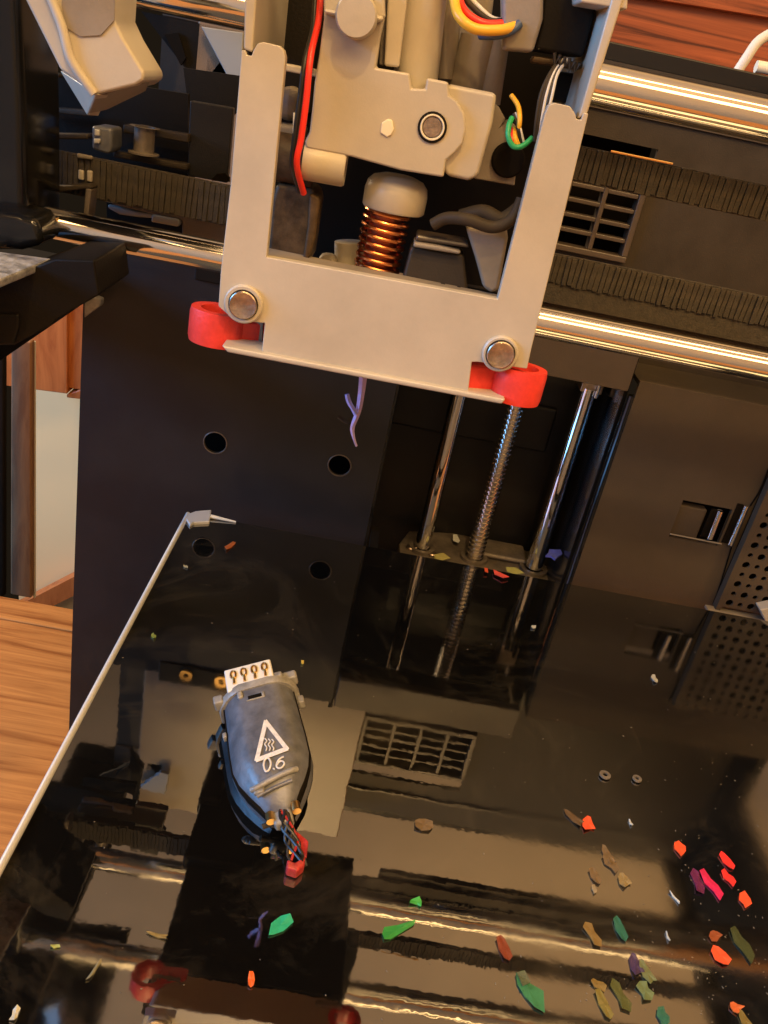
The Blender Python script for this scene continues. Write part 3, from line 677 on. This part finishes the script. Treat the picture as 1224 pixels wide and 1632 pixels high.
# screws in the front frame
def screw(px, py, rr, rs):
    c = at(px, py, 'y', YH)
    B().lathe(c + Vector((0, .6, 0)), (0, -1, 0), [(rr, 0), (rr, 1.3), (rr - .3, 1.6), (rs + .25, 1.6), (rs + .1, 1.0), (rs + .1, .6)], 40).build('screw_boss', M['grey'], hd)
    B().lathe(c, (0, -1, 0), [(.01, 1.4), (rs * .6, 1.45), (rs * .93, 1.7), (rs, 1.5), (rs, .5)], 36).build('screw_head', M['screw'], hd)
screw(389, 484, 4.1, 2.95); screw(797, 563, 3.9, 2.95)
# red silicone clips
def clip(c, r, e, dz, lab):
    b = B(); c = Vector(c)
    # open ring, axis upright, plus a tongue
    n = 36; ring = []
    for j in range(n):
        w = 2 * math.pi * j / n; ring.append((c.x + r * math.cos(w), c.y + r * .8 * math.sin(w)))
    prof = [(1.0, -1), (1.04, -.7), (1.04, .7), (1.0, 1), (.66, 1), (.62, .8), (.62, -.8), (.66, -1)]
    vs = []; fs = []
    for k, h in prof:
        for (x, y) in ring: vs.append((c.x + (x - c.x) * k, c.y + (y - c.y) * k, c.z + h * dz))
    K = len(prof)
    for i in range(K):
        for j in range(n): fs.append((i * n + j, i * n + (j + 1) % n, ((i + 1) % K) * n + (j + 1) % n, ((i + 1) % K) * n + j))
    b.add(vs, [tuple(reversed(f)) for f in fs], True)
    o = b.build('red_clip', M['red'], hd, bevel=0, label=lab)
    B().prism([c + Vector((e[0], -r * .55, dz * .72)), c + Vector((e[1], -r * .3 + 2, dz * .72)), c + Vector((e[1], 5, dz * .72)), c + Vector((e[0], 4.5, dz * .72))], (0, 0, -dz * 1.5)).build('clip_tongue', M['red'], o, bevel=.6, seg=3)
c = c_l = at(348, 519, 'y', 203); clip((c.x, 192, c.z), 6.3, (2.5, 12.5), 3.8, 'red silicone clip at the lower left corner of the head')
c = at(826, 611, 'y', 199.5); clip((c.x, 188.5, c.z), 5.6, (-12.5, -2.5), 3.9, 'red silicone clip at the lower right corner of the head')

# wires (parts of the head)
def wire(px, r, mt, lab=None, n=10, par=None):
    return B().tube(smooth_path([at(a, b, 'y', y) for a, b, y in px], n), r, 12).build('wire', M[mt], par or hd, label=lab)
wire([(512, -40, 214), (508, 30, 208), (495, 90, 201), (488, 160, 199.5), (480, 220, 199.5), (473, 262, 200), (484, 308, 205)], .66, 'wred', 'red wire running down the left of the extruder')
wire([(503, -40, 215), (500, 40, 209), (487, 95, 202), (478, 160, 200.6), (470, 220, 200.5), (467, 262, 201.5), (478, 305, 206)], .6, 'wblack', 'black wire beside the red one')
wire([(470, 180, 201), (469, 215, 200.3), (466, 250, 201)], .35, 'chip')
wire([(718, -60, 207), (724, 0, 204), (733, 28, 201), (758, 46, 200), (795, 48, 200.5), (822, 42, 203)], .95, 'wyellow', 'yellow wire looping over the top')
wire([(724, -60, 208), (731, -4, 206), (744, 22, 203.5), (772, 38, 202.5), (800, 38, 204)], .8, 'wred', 'red wire in the top loop')
wire([(736, -60, 209), (742, -6, 207), (756, 14, 205.5), (780, 32, 205), (800, 33, 205)], .55, 'wgrey')
wire([(742, -60, 210), (748, -10, 208), (764, 12, 206.5), (786, 30, 206), (806, 32, 206)], .5, 'wwhite')
wire([(766, 56, 206), (790, 56, 203), (812, 50, 202), (828, 38, 203)], .85, 'wblue', 'dark blue wire below the yellow loop')
wire([(815, 152, 207), (826, 170, 205), (828, 195, 203), (822, 226, 204)], .5, 'wyellow')
wire([(816, 188, 204), (811, 200, 202.5), (810, 218, 201.5), (818, 233, 201.2), (832, 233, 201.5), (848, 220, 203)], .55, 'wgreen', 'green wire loop beside the right arm')
wire([(820, 205, 205), (816, 220, 203.2), (820, 230, 203)], .6, 'wred'); wire([(822, 206, 205), (820, 220, 203.4), (824, 232, 203)], .85, 'wyellow')
wire([(819, 182, 205), (826, 205, 203), (830, 228, 203)], .4, 'wblack'); wire([(822, 180, 205), (829, 205, 203), (834, 226, 203)], .3, 'wwhite')
for k in range(5):
    wire([(892 + k * 3, 95, 206), (876 + k * 3, 118, 203.5), (862 + k * 4.5, 150, 202), (855 + k * 4, 190, 201.5), (852 + k * 3, 225, 202)], .36, ('wgrey', 'wgrey', 'wwhite', 'wblack', 'wwhite')[k], 'thin wire of the bundle behind the right arm' if k == 0 else None)

# purple strand hanging from the nozzle opening
YN = 205
at = _at0
pt = thing('purple_filament', 'thin purple filament strand with a loose side branch hanging under the head', 'filament strand', at(568, 690, 'y', YN))
def ribbon(px, y, w, name, mt, par, th=.25):
    b = B(); P_ = smooth_path([at(a, c, 'y', y) for a, c in px], 5); vs = []; fs = []; n = len(P_)
    for i, p in enumerate(P_):
        t = (P_[min(i + 1, n - 1)] - P_[max(i - 1, 0)]).normalized(); s_ = t.cross(Vector((0, 1, 0))).normalized()
        ww = w[0] + (w[1] - w[0]) * i / (n - 1)
        sh = Vector((0, math.sin(i * .5) * .2, 0))
        vs += [p + s_ * ww + sh, p + sh - Vector((0, th + .3, 0)), p - s_ * ww - sh, p + Vector((0, th, 0))]
    for i in range(n - 1):
        for j in range(4): fs.append((i * 4 + j, i * 4 + (j + 1) % 4, i * 4 + 4 + (j + 1) % 4, i * 4 + 4 + j))
    return b.add(vs, fs).build(name, M[mt], par)
M['purple'] = mat('purple_plastic', (.66, .54, .95), .35, **{'Transmission Weight': .15})
M['purple2'] = mat('pale_purple_plastic', (.42, .42, .85), .35)
ribbon([(579, 598), (576, 625), (571, 655), (562, 680), (563, 695), (568, 711)], YN, (1.0, .3), 'strand', 'purple', pt)
ribbon([(553, 628), (556, 640), (563, 652), (568, 660)], YN - .6, (.55, .7), 'side_branch', 'purple2', pt)
ribbon([(539, 664), (548, 671), (557, 676), (560, 680)], YN + 1, (.5, .25), 'side_branch', 'wgrey', pt)

# ============================================================ LOOSE NOZZLE UNIT
nz = thing('nozzle_unit', 'grey nozzle cartridge lying on the bed, warning triangle and 0.6 on its front', 'printer nozzle', (-8, 191, 0))
bot = at(441, 1273, 'z', 11.6)
_rt = at(405, 1086, 'z', 0) - CAM_O; _lo, _hi = .2, 1.0        # the top end of the face: 5 degrees higher than the lower end
for _ in range(40):
    _m = (_lo + _hi) / 2; _p = CAM_O + _rt * _m - bot
    if _p.z / math.hypot(_p.x, _p.y) > math.tan(math.radians(5)): _lo = _m
    else: _hi = _m
ax_v = _p.normalized(); Ln = 44.5; SV = _p.length / Ln; SU = .86
ax_u = ax_v.cross((at(345, 1115, 'z', 0) - CAM_O).cross(at(482, 1079, 'z', 0) - CAM_O)).normalized()
if ax_u.x < 0: ax_u.negate()
ax_w = ax_u.cross(ax_v)
def nl(u, v, w): return bot + ax_u * (u * SU) + ax_v * (v * SV) + ax_w * ((w - 16) * .70)
def face(px, py, h=0):
    d = at(px, py, 'z', 0) - CAM_O
    return CAM_O + d * ((bot + ax_w * h - CAM_O).dot(ax_w) / d.dot(ax_w))
# cross-sections: (v, half width, thickness)
secs = [(0, 3.6, 7), (1.2, 4.7, 8.6), (4.0, 6.6, 11.4), (8.0, 9.2, 13.7), (12.5, 11.3, 15.2), (17, 12.4, 15.8), (24, 12.5, 16.0), (33, 12.2, 16.0), (Ln - 2.5, 12.0, 16.0)]
def ring_(hw, th, v):
    pr_ = [(-1, 0), (-1.0, .30), (-.95, .50), (-.80, .72), (-.62, .88), (-.40, .985), (.36, 1.0), (.60, .95), (.80, .80), (.95, .55), (1.0, .32), (1, 0)]
    return [nl(a * hw, v, .25 + c * (th - .25)) for a, c in pr_]
vs = []; fs = []; n_ = 12
for v, hw, th in secs: vs += ring_(hw, th, v)
for i in range(len(secs) - 1):
    for j in range(n_): fs.append((i * n_ + (j + 1) % n_, i * n_ + j, (i + 1) * n_ + j, (i + 1) * n_ + (j + 1) % n_))
body = B().add(vs, fs, True); body.add(vs[:n_], [tuple(range(n_))]); body.add(vs[-n_:], [tuple(range(n_ - 1, -1, -1))])
nb = body.build('housing', M['nozzle'], nz, autosm=50)
rs = B(); vs = []
for v, hw, th in secs: vs += [nl(a * (hw - .1), v - .1, min(c, th * .66)) for a, c in ((-1, -.4), (-1.0, 8.0), (-.8, 8.2), (.8, 8.2), (1, 8.0), (1, -.4))]
fs = [(i * 6 + (j + 1) % 6, i * 6 + j, (i + 1) * 6 + j, (i + 1) * 6 + (j + 1) % 6) for i in range(len(secs) - 1) for j in range(6)]
rs.add(vs, fs); rs.add(vs[:6], [tuple(range(6))]); rs.add(vs[-6:], [tuple(range(5, -1, -1))]); rs.build('dark_backing', M['dark'], nz)  # dark rear half added to blacken the unit's mirror image
# flange at the connector end
def nbox(u0, u1, v0, v1, w0, w1): return B().prism([nl(u0, v0, w0), nl(u1, v0, w0), nl(u1, v1, w0), nl(u0, v1, w0)], ax_w * ((w1 - w0) * .70))
vs = ring_(13.2, 16.6, Ln - 2.6) + ring_(13.5, 17.0, Ln - 1.8) + ring_(13.5, 17.0, Ln - .2) + ring_(13.0, 16.4, Ln + .4)
fs = []
for i in range(3):
    for j in range(n_): fs.append((i * n_ + (j + 1) % n_, i * n_ + j, (i + 1) * n_ + j, (i + 1) * n_ + (j + 1) % n_))
bb = B().add(vs, fs, True); bb.add(vs[:n_], [tuple(range(n_))]); bb.add(vs[-n_:], [tuple(range(n_ - 1, -1, -1))]); bb.build('flange', M['nozzle2'], nz, autosm=35)
nbox(-14.4, -11.2, Ln - 2.0, Ln + 1.2, 7, 12.2).build('flange_hook', M['nozzle2'], nz, bevel=.5)
nbox(8.8, 14.0, Ln - .4, Ln + 3.0, 8, 13.2).build('flange_hook', M['nozzle2'], nz, bevel=.7)
nbox(5.0, 9.4, Ln + .2, Ln + 2.6, 8, 15.0).build('flange_hook', M['nozzle2'], nz, bevel=.6)
nbox(12.3, 14.4, Ln - 9, Ln - 6, 6, 10).build('side_lug', M['nozzle2'], nz, bevel=.4)
nbox(-13.3, -12, Ln - 14, Ln - 12, 6, 9).build('side_lug', M['nozzle2'], nz, bevel=.3)
nbox(-2.9, 1.6, Ln - 6.9, Ln - 5.3, 15.2, 16.12).build('slot', M['dark'], nz, bevel=.2)
nbox(-3.6, 2.4, Ln - 7.3, Ln - 6.9, 15.6, 16.3).build('slot_lip', M['nozzle2'], nz, bevel=.15)
nbox(1.6, 2.4, Ln - 6.9, Ln - 5.0, 15.6, 16.35).build('slot_lip', M['nozzle2'], nz, bevel=.15)
nbox(-6.2, -4.4, Ln - 5.4, Ln - 2.6, 14.8, 16.5).build('small_lug', M['nozzle2'], nz, bevel=.5)
# white connector with four gold contacts
wc = nbox(-9.2, 6.6, Ln - 1, Ln + 8.4, 11.5, 15.6).build('connector', M['white'], nz, bevel=.5)
for k in range(4):
    u = -6.3 + k * 3.5
    B().tube([nl(u + .85 * math.cos(w / 12 * 2 * math.pi), Ln + 5.2 + 1.6 * math.sin(w / 12 * 2 * math.pi), 15.75) for w in range(12)], .35, 8, closed=True).build('contact', M['brass'], wc)
    B().tube([nl(u, Ln + 3.6, 15.8), nl(u - .2, Ln + 1.2, 15.8)], .38, 8).build('contact', M['brass'], wc)
# moulded ridge near the nozzle end
B().tube(smooth_path([nl(-6.8, 6.6, 13.4), nl(-5.2, 6.3, 14.3), nl(0, 7.6, 14.6), nl(5.0, 8.6, 14.6), nl(7.4, 9.4, 13.3)]), .75, 12).build('ridge', M['nozzle2'], nz)
B().tube(smooth_path([nl(-5.6, 4.4, 12.6), nl(0, 5.4, 13.2), nl(5.2, 6.2, 13.1)]), .5, 10).build('ridge', M['nozzle'], nz)
nbox(-6.4, -3.0, 4.6, 7.4, 12.2, 14.2).build('ridge_lug', M['nozzle2'], nz, bevel=.6)
# printed warning sign: laid on the flat top of the housing
WZ = 0.0
def flat(px, name, mt='print', w=WZ): 
    return B().prism([face(a, b, w + .14) for a, b in px], ax_w * -.12).build(name, M[mt], nb)
tri_o = [(421, 1146), (425, 1145), (462, 1190), (461, 1195), (408, 1215), (405, 1211)]
def band(p, q, hw):
    a, b = Vector(p).to_2d() if hasattr(p, 'to_2d') else Vector(p), Vector(q)
    d_ = (b - a).normalized(); n__ = Vector((-d_.y, d_.x)) * hw
    a2, b2 = a - d_ * hw * .6, b + d_ * hw * .6
    return [tuple(a2 + n__), tuple(b2 + n__), tuple(b2 - n__), tuple(a2 - n__)]
A_, B_, C_ = (423.5, 1150), (457, 1193), (409, 1211)
for i, (p, q) in enumerate(((A_, B_), (B_, C_), (C_, A_))):
    flat(band(p, q, 3.3), 'triangle_side', w=WZ + .02 * i)
def stroke(pts, r, name):
    B().tube(smooth_path([face(a, b, .1) for a, b in pts], 6), r, 6).build(name, M['print'], nb)
for k in range(3):
    x = 422 + k * 5.6; y = 1177 + k * .6
    stroke([(x, y), (x + 3.2, y + 4), (x - 0, y + 9), (x + 3, y + 14), (x + 1.6, y + 20 - k)], .17, 'heat_wave')
stroke([(421.5, 1212), (420, 1219), (423, 1229), (428.5, 1227), (431.5, 1218), (430, 1211), (426, 1208), (421.5, 1212), (420.3, 1218)], .26, 'digit')
stroke([(436, 1226), (436.8, 1225)], .32, 'digit')
stroke([(452, 1206), (445, 1210), (440.5, 1219), (443, 1224), (449, 1223), (453, 1217), (450, 1213), (445, 1214), (441.5, 1219)], .24, 'digit')
# metal pins, throat and wire tail at the lower end
for u, v in ((-3.2, -1.2), (4.6, -.2)):
    B().tube([nl(u, v + 2, 7.4), nl(u, v - .8, 7.6)], 1.15, 16).build('metal_pin', M['brass'], nz)
nbox(-2.6, 3.2, -3.4, 1, 3, 8).build('throat', M['nozzle2'], nz, bevel=.9)
q = [at(a, b, 'z', c) for a, b, c in ((452, 1294, 8), (458, 1318, 4.4), (466, 1345, 2.4), (474, 1378, 1.8))]
for k, (mt, r) in enumerate((('wdred', .38), ('wblack', .5), ('wblack', .45), ('wdred', .34), ('wgrey', .35), ('wblack', .4))):
    pp = []
    for i in range(19):
        t = i / 18; s_ = t * 3; j = min(int(s_), 2); b_ = q[j].lerp(q[j + 1], s_ - j)
        w = k * 1.256 + t * 5; rad = .8 + .8 * t
        pp.append(b_ + Vector((math.cos(w) * rad * 1.3, 0, abs(math.sin(w)) * rad)))
    B().tube(pp, r, 8).build('wire', M[mt], nz)
q0, q1 = at(461, 1372, 'z', 1.5), at(487, 1376, 'z', 1.5)
B().prism([at(458, 1368, 'z', 3.4), at(470, 1374, 'z', 3.8), at(488, 1362, 'z', 3.2), at(486, 1378, 'z', 3.0), at(474, 1388, 'z', 3.2), at(457, 1382, 'z', 3.2)], (0, 0, -3)).build('red_sleeve', M['sleeve'], nz, bevel=.5)
B().prism([at(468, 1322, 'z', 3.6), at(476, 1326, 'z', 3.8), at(492, 1340, 'z', 3.6), at(489, 1366, 'z', 3.4), at(482, 1364, 'z', 3.2), at(478, 1340, 'z', 3.2)], (0, 0, -1.2)).build('red_sleeve', M['sleeve'], nz, bevel=.4)
B().tube(smooth_path([at(418, 1318, 'z', 2), at(430, 1314, 'z', 2.6), at(446, 1316, 'z', 3), at(456, 1308, 'z', 4)]), .7, 8).build('wire', M['wgrey'], nz)

# ============================================================ SCRAPS OF PLASTIC
def scrap(px, col, label, z=.35, name='plastic_scrap', th=.35, curl=.6, cat='plastic scrap', group='coloured plastic scraps', rough=.5, trans=0):
    key = 'scrap_' + '_'.join('%02d' % int(c * 99) for c in col) + ('t' if trans else '')
    mt = bpy.data.materials.get(key) or mat(key, col, rough, bump=.2, bscale=1500, var=.12, vscale=500, **({'Alpha': .68} if max(col) < .36 else {}))
    P_ = [at(a, b, 'z', z) for a, b in px]; c = sum(P_, Vector((0, 0, 0))) / len(P_); L = max((p - c).length for p in P_)
    n = len(P_)
    topv = []; botv = []
    for i, p in enumerate(P_):
        k = curl * ((p - c).length / L) ** 2 * (1 if i % 2 else .35)
        topv.append(p + Vector((0, 0, k))); botv.append(p + Vector((0, 0, k - th)) + (c - p) * .06)
    cc = c + Vector((0, 0, th * .4)); vs = topv + botv + [cc, c + Vector((0, 0, -th * .6))]
    # orient upwards
    nr = (topv[1] - cc).cross(topv[0] - cc)
    up = nr.z < 0
    fs = []
    for i in range(n):
        j = (i + 1) % n
        f = [(2 * n, i, j), (2 * n + 1, n + j, n + i), (i, n + i, n + j, j)]
        fs += f if up else [tuple(reversed(x)) for x in f]
    o = B().add(vs, fs).build(name, mt, org=c)
    return tag(o, label, cat, group)
def blade(x, y, L, w, ang):
    """a tapering strip outline, ang in degrees clockwise from straight down in the picture"""
    a = math.radians(ang); d = Vector((math.sin(a), math.cos(a))); n = Vector((d.y, -d.x)); c = Vector((x, y))
    k_ = random.randrange(4)
    pts = ([(-.5, .25), (-.44, -.30), (-.05, -.52), (.36, -.42), (.5, -.05), (.44, .38), (.05, .5), (-.3, .40)],
           [(-.5, .0), (-.30, -.40), (.10, -.52), (.48, -.40), (.42, .18), (.5, .44), (.0, .40), (-.36, .22)],
           [(-.46, .36), (-.5, -.15), (-.16, -.46), (.2, -.30), (.5, -.36), (.42, .30), (.12, .52), (-.15, .34)],
           [(-.5, .12), (-.40, -.42), (.02, -.36), (.30, -.52), (.5, .02), (.30, .46), (-.04, .36), (-.3, .50)])[k_]
    return [tuple(c + d * (u * L * random.uniform(.94, 1.06)) + n * (v * w * random.uniform(.85, 1.15))) for u, v in pts]
ORN, RED_, MAG, GRN, TEAL, YEL, TAN, PUR, OLV, SAGE, WHT, BLU = (.80,.09,.03),(.80,.03,.03),(.60,.015,.10),(.04,.34,.06),(.03,.16,.11),(.22,.16,.04),(.20,.135,.07),(.07,.04,.11),(.10,.11,.03),(.17,.20,.09),(.45,.47,.45),(.10,.13,.62)
L_ = [
 ((938, 1312, 24, 18, 10), ORN, 'orange scrap alone at the upper left end of the scatter'),
 ((1083, 1352, 24, 18, 35), ORN, 'short orange-red scrap at the top of the red cluster'),
 ((1158, 1372, 34, 11, 40), RED_, 'slim red scrap highest of the three stacked at the right'),
 ((1161, 1399, 32, 13, 42), RED_, 'slim red scrap in the middle of the three stacked at the right'),
 ((1187, 1434, 26, 19, 30), ORN, 'blunt orange-red scrap lowest of the right-hand stack'),
 ((1134, 1410, 58, 15, 38), MAG, 'long crimson scrap in the middle of the red cluster'),
 ((1112, 1405, 44, 15, 25), (.16,.02,.10), 'dark purple-red scrap left of the long crimson one'),
 ((1139, 1491, 20, 18, 50), (.35,.09,.03), 'dull rust scrap above the bright orange wedge'),
 ((1148, 1524, 40, 18, 45), ORN, 'bright orange wedge-shaped scrap near the right edge'),
 ((1172, 1605, 22, 17, 50), (.55,.12,.03), 'orange scrap at the bottom right corner'),
 ((1186, 1624, 34, 13, 30), YEL, 'yellow scrap touching the bottom right orange one'),
 ((988, 1480, 44, 14, 25), TEAL, 'slim teal scrap just below the pale band'),
 ((944, 1490, 50, 15, 35), (.25,.16,.05), 'amber scrap left of the slim teal one'),
 ((968, 1362, 36, 13, 28), TAN, 'tan scrap at the top edge of the pale band'),
 ((973, 1376, 36, 15, 40), TAN, 'tan scrap in the middle of the pale band'),
 ((994, 1402, 26, 17, 30), (.32,.24,.11), 'small yellow-tan triangular scrap in the pale band'),
 ((948, 1396, 30, 12, 30), TAN, 'long faint tan scrap left in the pale band'),
 ((947, 1417, 14, 9, 20), (.34,.28,.18), 'tiny cream scrap low in the pale band'),
 ((675, 1315, 30, 18, 80), TAN, 'tan scrap on the dark line at the left of the pale band'),
 ((803, 1511, 44, 15, 25), (.24,.05,.02), 'rust-red scrap between the two rod reflections'),
 ((1013, 1536, 38, 18, 20), PUR, 'purple scrap beside the pale green ones'),
 ((1030, 1548, 46, 15, 30), SAGE, 'pale green scrap right of the purple one'),
 ((1028, 1580, 38, 19, 35), (.16,.22,.10), 'green-grey scrap below the purple one'),
 ((990, 1588, 62, 16, 30), OLV, 'long olive scrap at the bottom right of centre'),
 ((962, 1600, 54, 15, 25), (.23,.19,.05), 'mustard scrap left of the long olive one'),
 ((954, 1570, 28, 15, 60), (.25,.17,.05), 'short mustard scrap above the other mustard one'),
 ((1056, 1620, 32, 20, 20), TEAL, 'teal scrap at the bottom edge'),
 ((1183, 1505, 66, 18, 35), (.06,.075,.025), 'dark olive scrap right of the bright orange wedge'),
 ((913, 1302, 40, 11, 50), (.13,.08,.04), 'faint brown scrap left of the lone orange one'),
 ((1075, 1430, 26, 3, 40), WHT, 'thin white sliver below the dark purple-red scrap'),
 ((1064, 1492, 18, 2.5, 20), WHT, 'thin white sliver under the end of the pale band'),
 ((1005, 1311, 12, 3, 30), WHT, 'tiny white sliver right of the lone orange scrap'),
 ((1043, 1082, 15, 7, 35), WHT, 'white chip on the dark area at the right of the bed'),
 ((850, 1000, 8, 5, 80), WHT, 'tiny white chip below the right lift rod'),
 ((24, 1616, 26, 12, -25), (.50,.50,.42), 'pale scrap in the bottom left corner'),
 ((400, 1561, 26, 11, 0), (.75,.14,.03), 'orange scrap on the black area at the bottom'),
 ((367, 870, 20, 7, -60), (.50,.13,.03), 'orange crumb near the back left corner of the bed'),
 ((245, 1014, 9, 7, 60), (.25,.30,.06), 'tiny green crumb near the left edge of the bed'),
 ((88, 1508, 16, 6, 90), (.35,.40,.12), 'small green-yellow crumb at the lower left'),
 ((250, 1490, 34, 6, 75), (.30,.22,.07), 'thin yellow strip at the lower left of the black area'),
 ((150, 1546, 40, 6, -35), (.30,.27,.16), 'thin dull strip at the lower left'),
 ((482, 1056, 6, 5, 0), (.60,.45,.08), 'tiny yellow crumb right of the white connector'),
 ((296, 903, 8, 4, 70), (.35,.32,.20), 'tiny pale crumb near the bed edge at the back left'),
]
for a, col, lab in L_: scrap(blade(*a), col, lab)
scrap([(666, 1442), (652, 1440), (655, 1434), (668, 1430), (672, 1437), (671, 1446)], (.05, .38, .07), 'small green scrap beside the rod reflection')
scrap([(609, 1488), (612, 1478), (634, 1474), (662, 1468), (660, 1474), (640, 1486), (622, 1497), (612, 1498)], GRN, 'bright green leaf-shaped scrap near the bottom centre')
scrap([(428, 1491), (432, 1472), (447, 1460), (462, 1458), (468, 1470), (452, 1484), (436, 1490)], (.02, .40, .20), 'dark green scrap on the black area below the nozzle unit')
scrap([(822, 1551), (833, 1548), (841, 1565), (866, 1580), (868, 1615), (852, 1606), (836, 1588), (824, 1568)], (.05, .24, .10), 'green forked scrap at the bottom right of centre')
scrap([(823, 1550), (836, 1548), (846, 1566), (832, 1574)], (.12, .14, .08), 'grey-green scrap overlapping the green forked one', z=.8)
scrap([(722, 852), (728, 853), (733, 862), (730, 867), (722, 862)], (.75, .78, .76), 'white flake on the bracket behind the bed', z=ZC + 2.6)
scrap([(692, 884), (706, 882), (718, 890), (704, 894), (692, 890)], (.45, .42, .16), 'yellow-green flake on the bracket behind the bed', z=ZC + 2.6)
scrap([(806, 904), (822, 905), (836, 914), (820, 916), (808, 911)], (.42, .42, .14), 'yellow-green flake on the bracket beside the right rod', z=ZC + 5)
scrap([(786, 908), (796, 912), (812, 920), (802, 922), (788, 915)], (.75, .10, .08), 'small red crumb on the bed edge between screw and right rod', z=1)
scrap([(772, 905), (777, 907), (778, 913), (772, 912)], (.70, .10, .04), 'tiny red speck right of the lead screw foot', z=1)
bl = []
for k in range(9):
    w = 2 * math.pi * k / 9; r_ = 9 if k % 2 else 14; bl.append((882 + r_ * math.cos(w), 884 + r_ * .65 * math.sin(w)))
scrap(bl, BLU, 'crumpled blue scrap beside the foot of the right lift rod', z=-4, curl=2.2, th=1.0)
b = B()
for k in range(240):
    px_, py_ = random.uniform(60, 1224), random.uniform(860, 1632)
    if random.random() < .5: px_ = 1224 - abs(random.gauss(0, 200)); py_ = 1632 - abs(random.gauss(0, 220))
    c = at(px_, py_, 'z', .05)
    if c.x < XB + 2 or c.x > X1 - 2 or c.y > YB1 - 2 or c.y < YB0 + 2: continue
    w = random.uniform(0, 6.28); L = random.uniform(.10, .38); t_ = random.uniform(.05, .12); d = Vector((math.cos(w), math.sin(w), 0)) * L; n_ = Vector((-d.y, d.x, 0)).normalized() * t_
    b.add([c - d - n_, c + d - n_ * .4, c + d * .8 + n_, c - d * .6 + n_, c + Vector((0, 0, .14))], [(0, 1, 4), (1, 2, 4), (2, 3, 4), (3, 0, 4), (3, 2, 1, 0)])
o = b.build('plastic_dust', mat('dust', (.22, .19, .14), .8))
tag(o, 'fine pale dust and crumbs scattered over the black bed', 'dust', None, 'stuff')
# two small ring washers standing out on the right of the bed
for i, (px, py, r) in enumerate(((964, 1236, 1.7), (1015, 1242, 1.4))):
    c = at(px, py, 'z', .4)
    o = B().lathe(c, (0, 0, 1), [(r * .45, 0), (r * .45, .5), (r, .5), (r, 0)], 20).build('small_washer', M['bracket'], org=c)
    tag(o, ('larger' if i == 0 else 'smaller') + ' dull metal ring lying on the bed at the right', 'washer', 'metal rings on the bed')
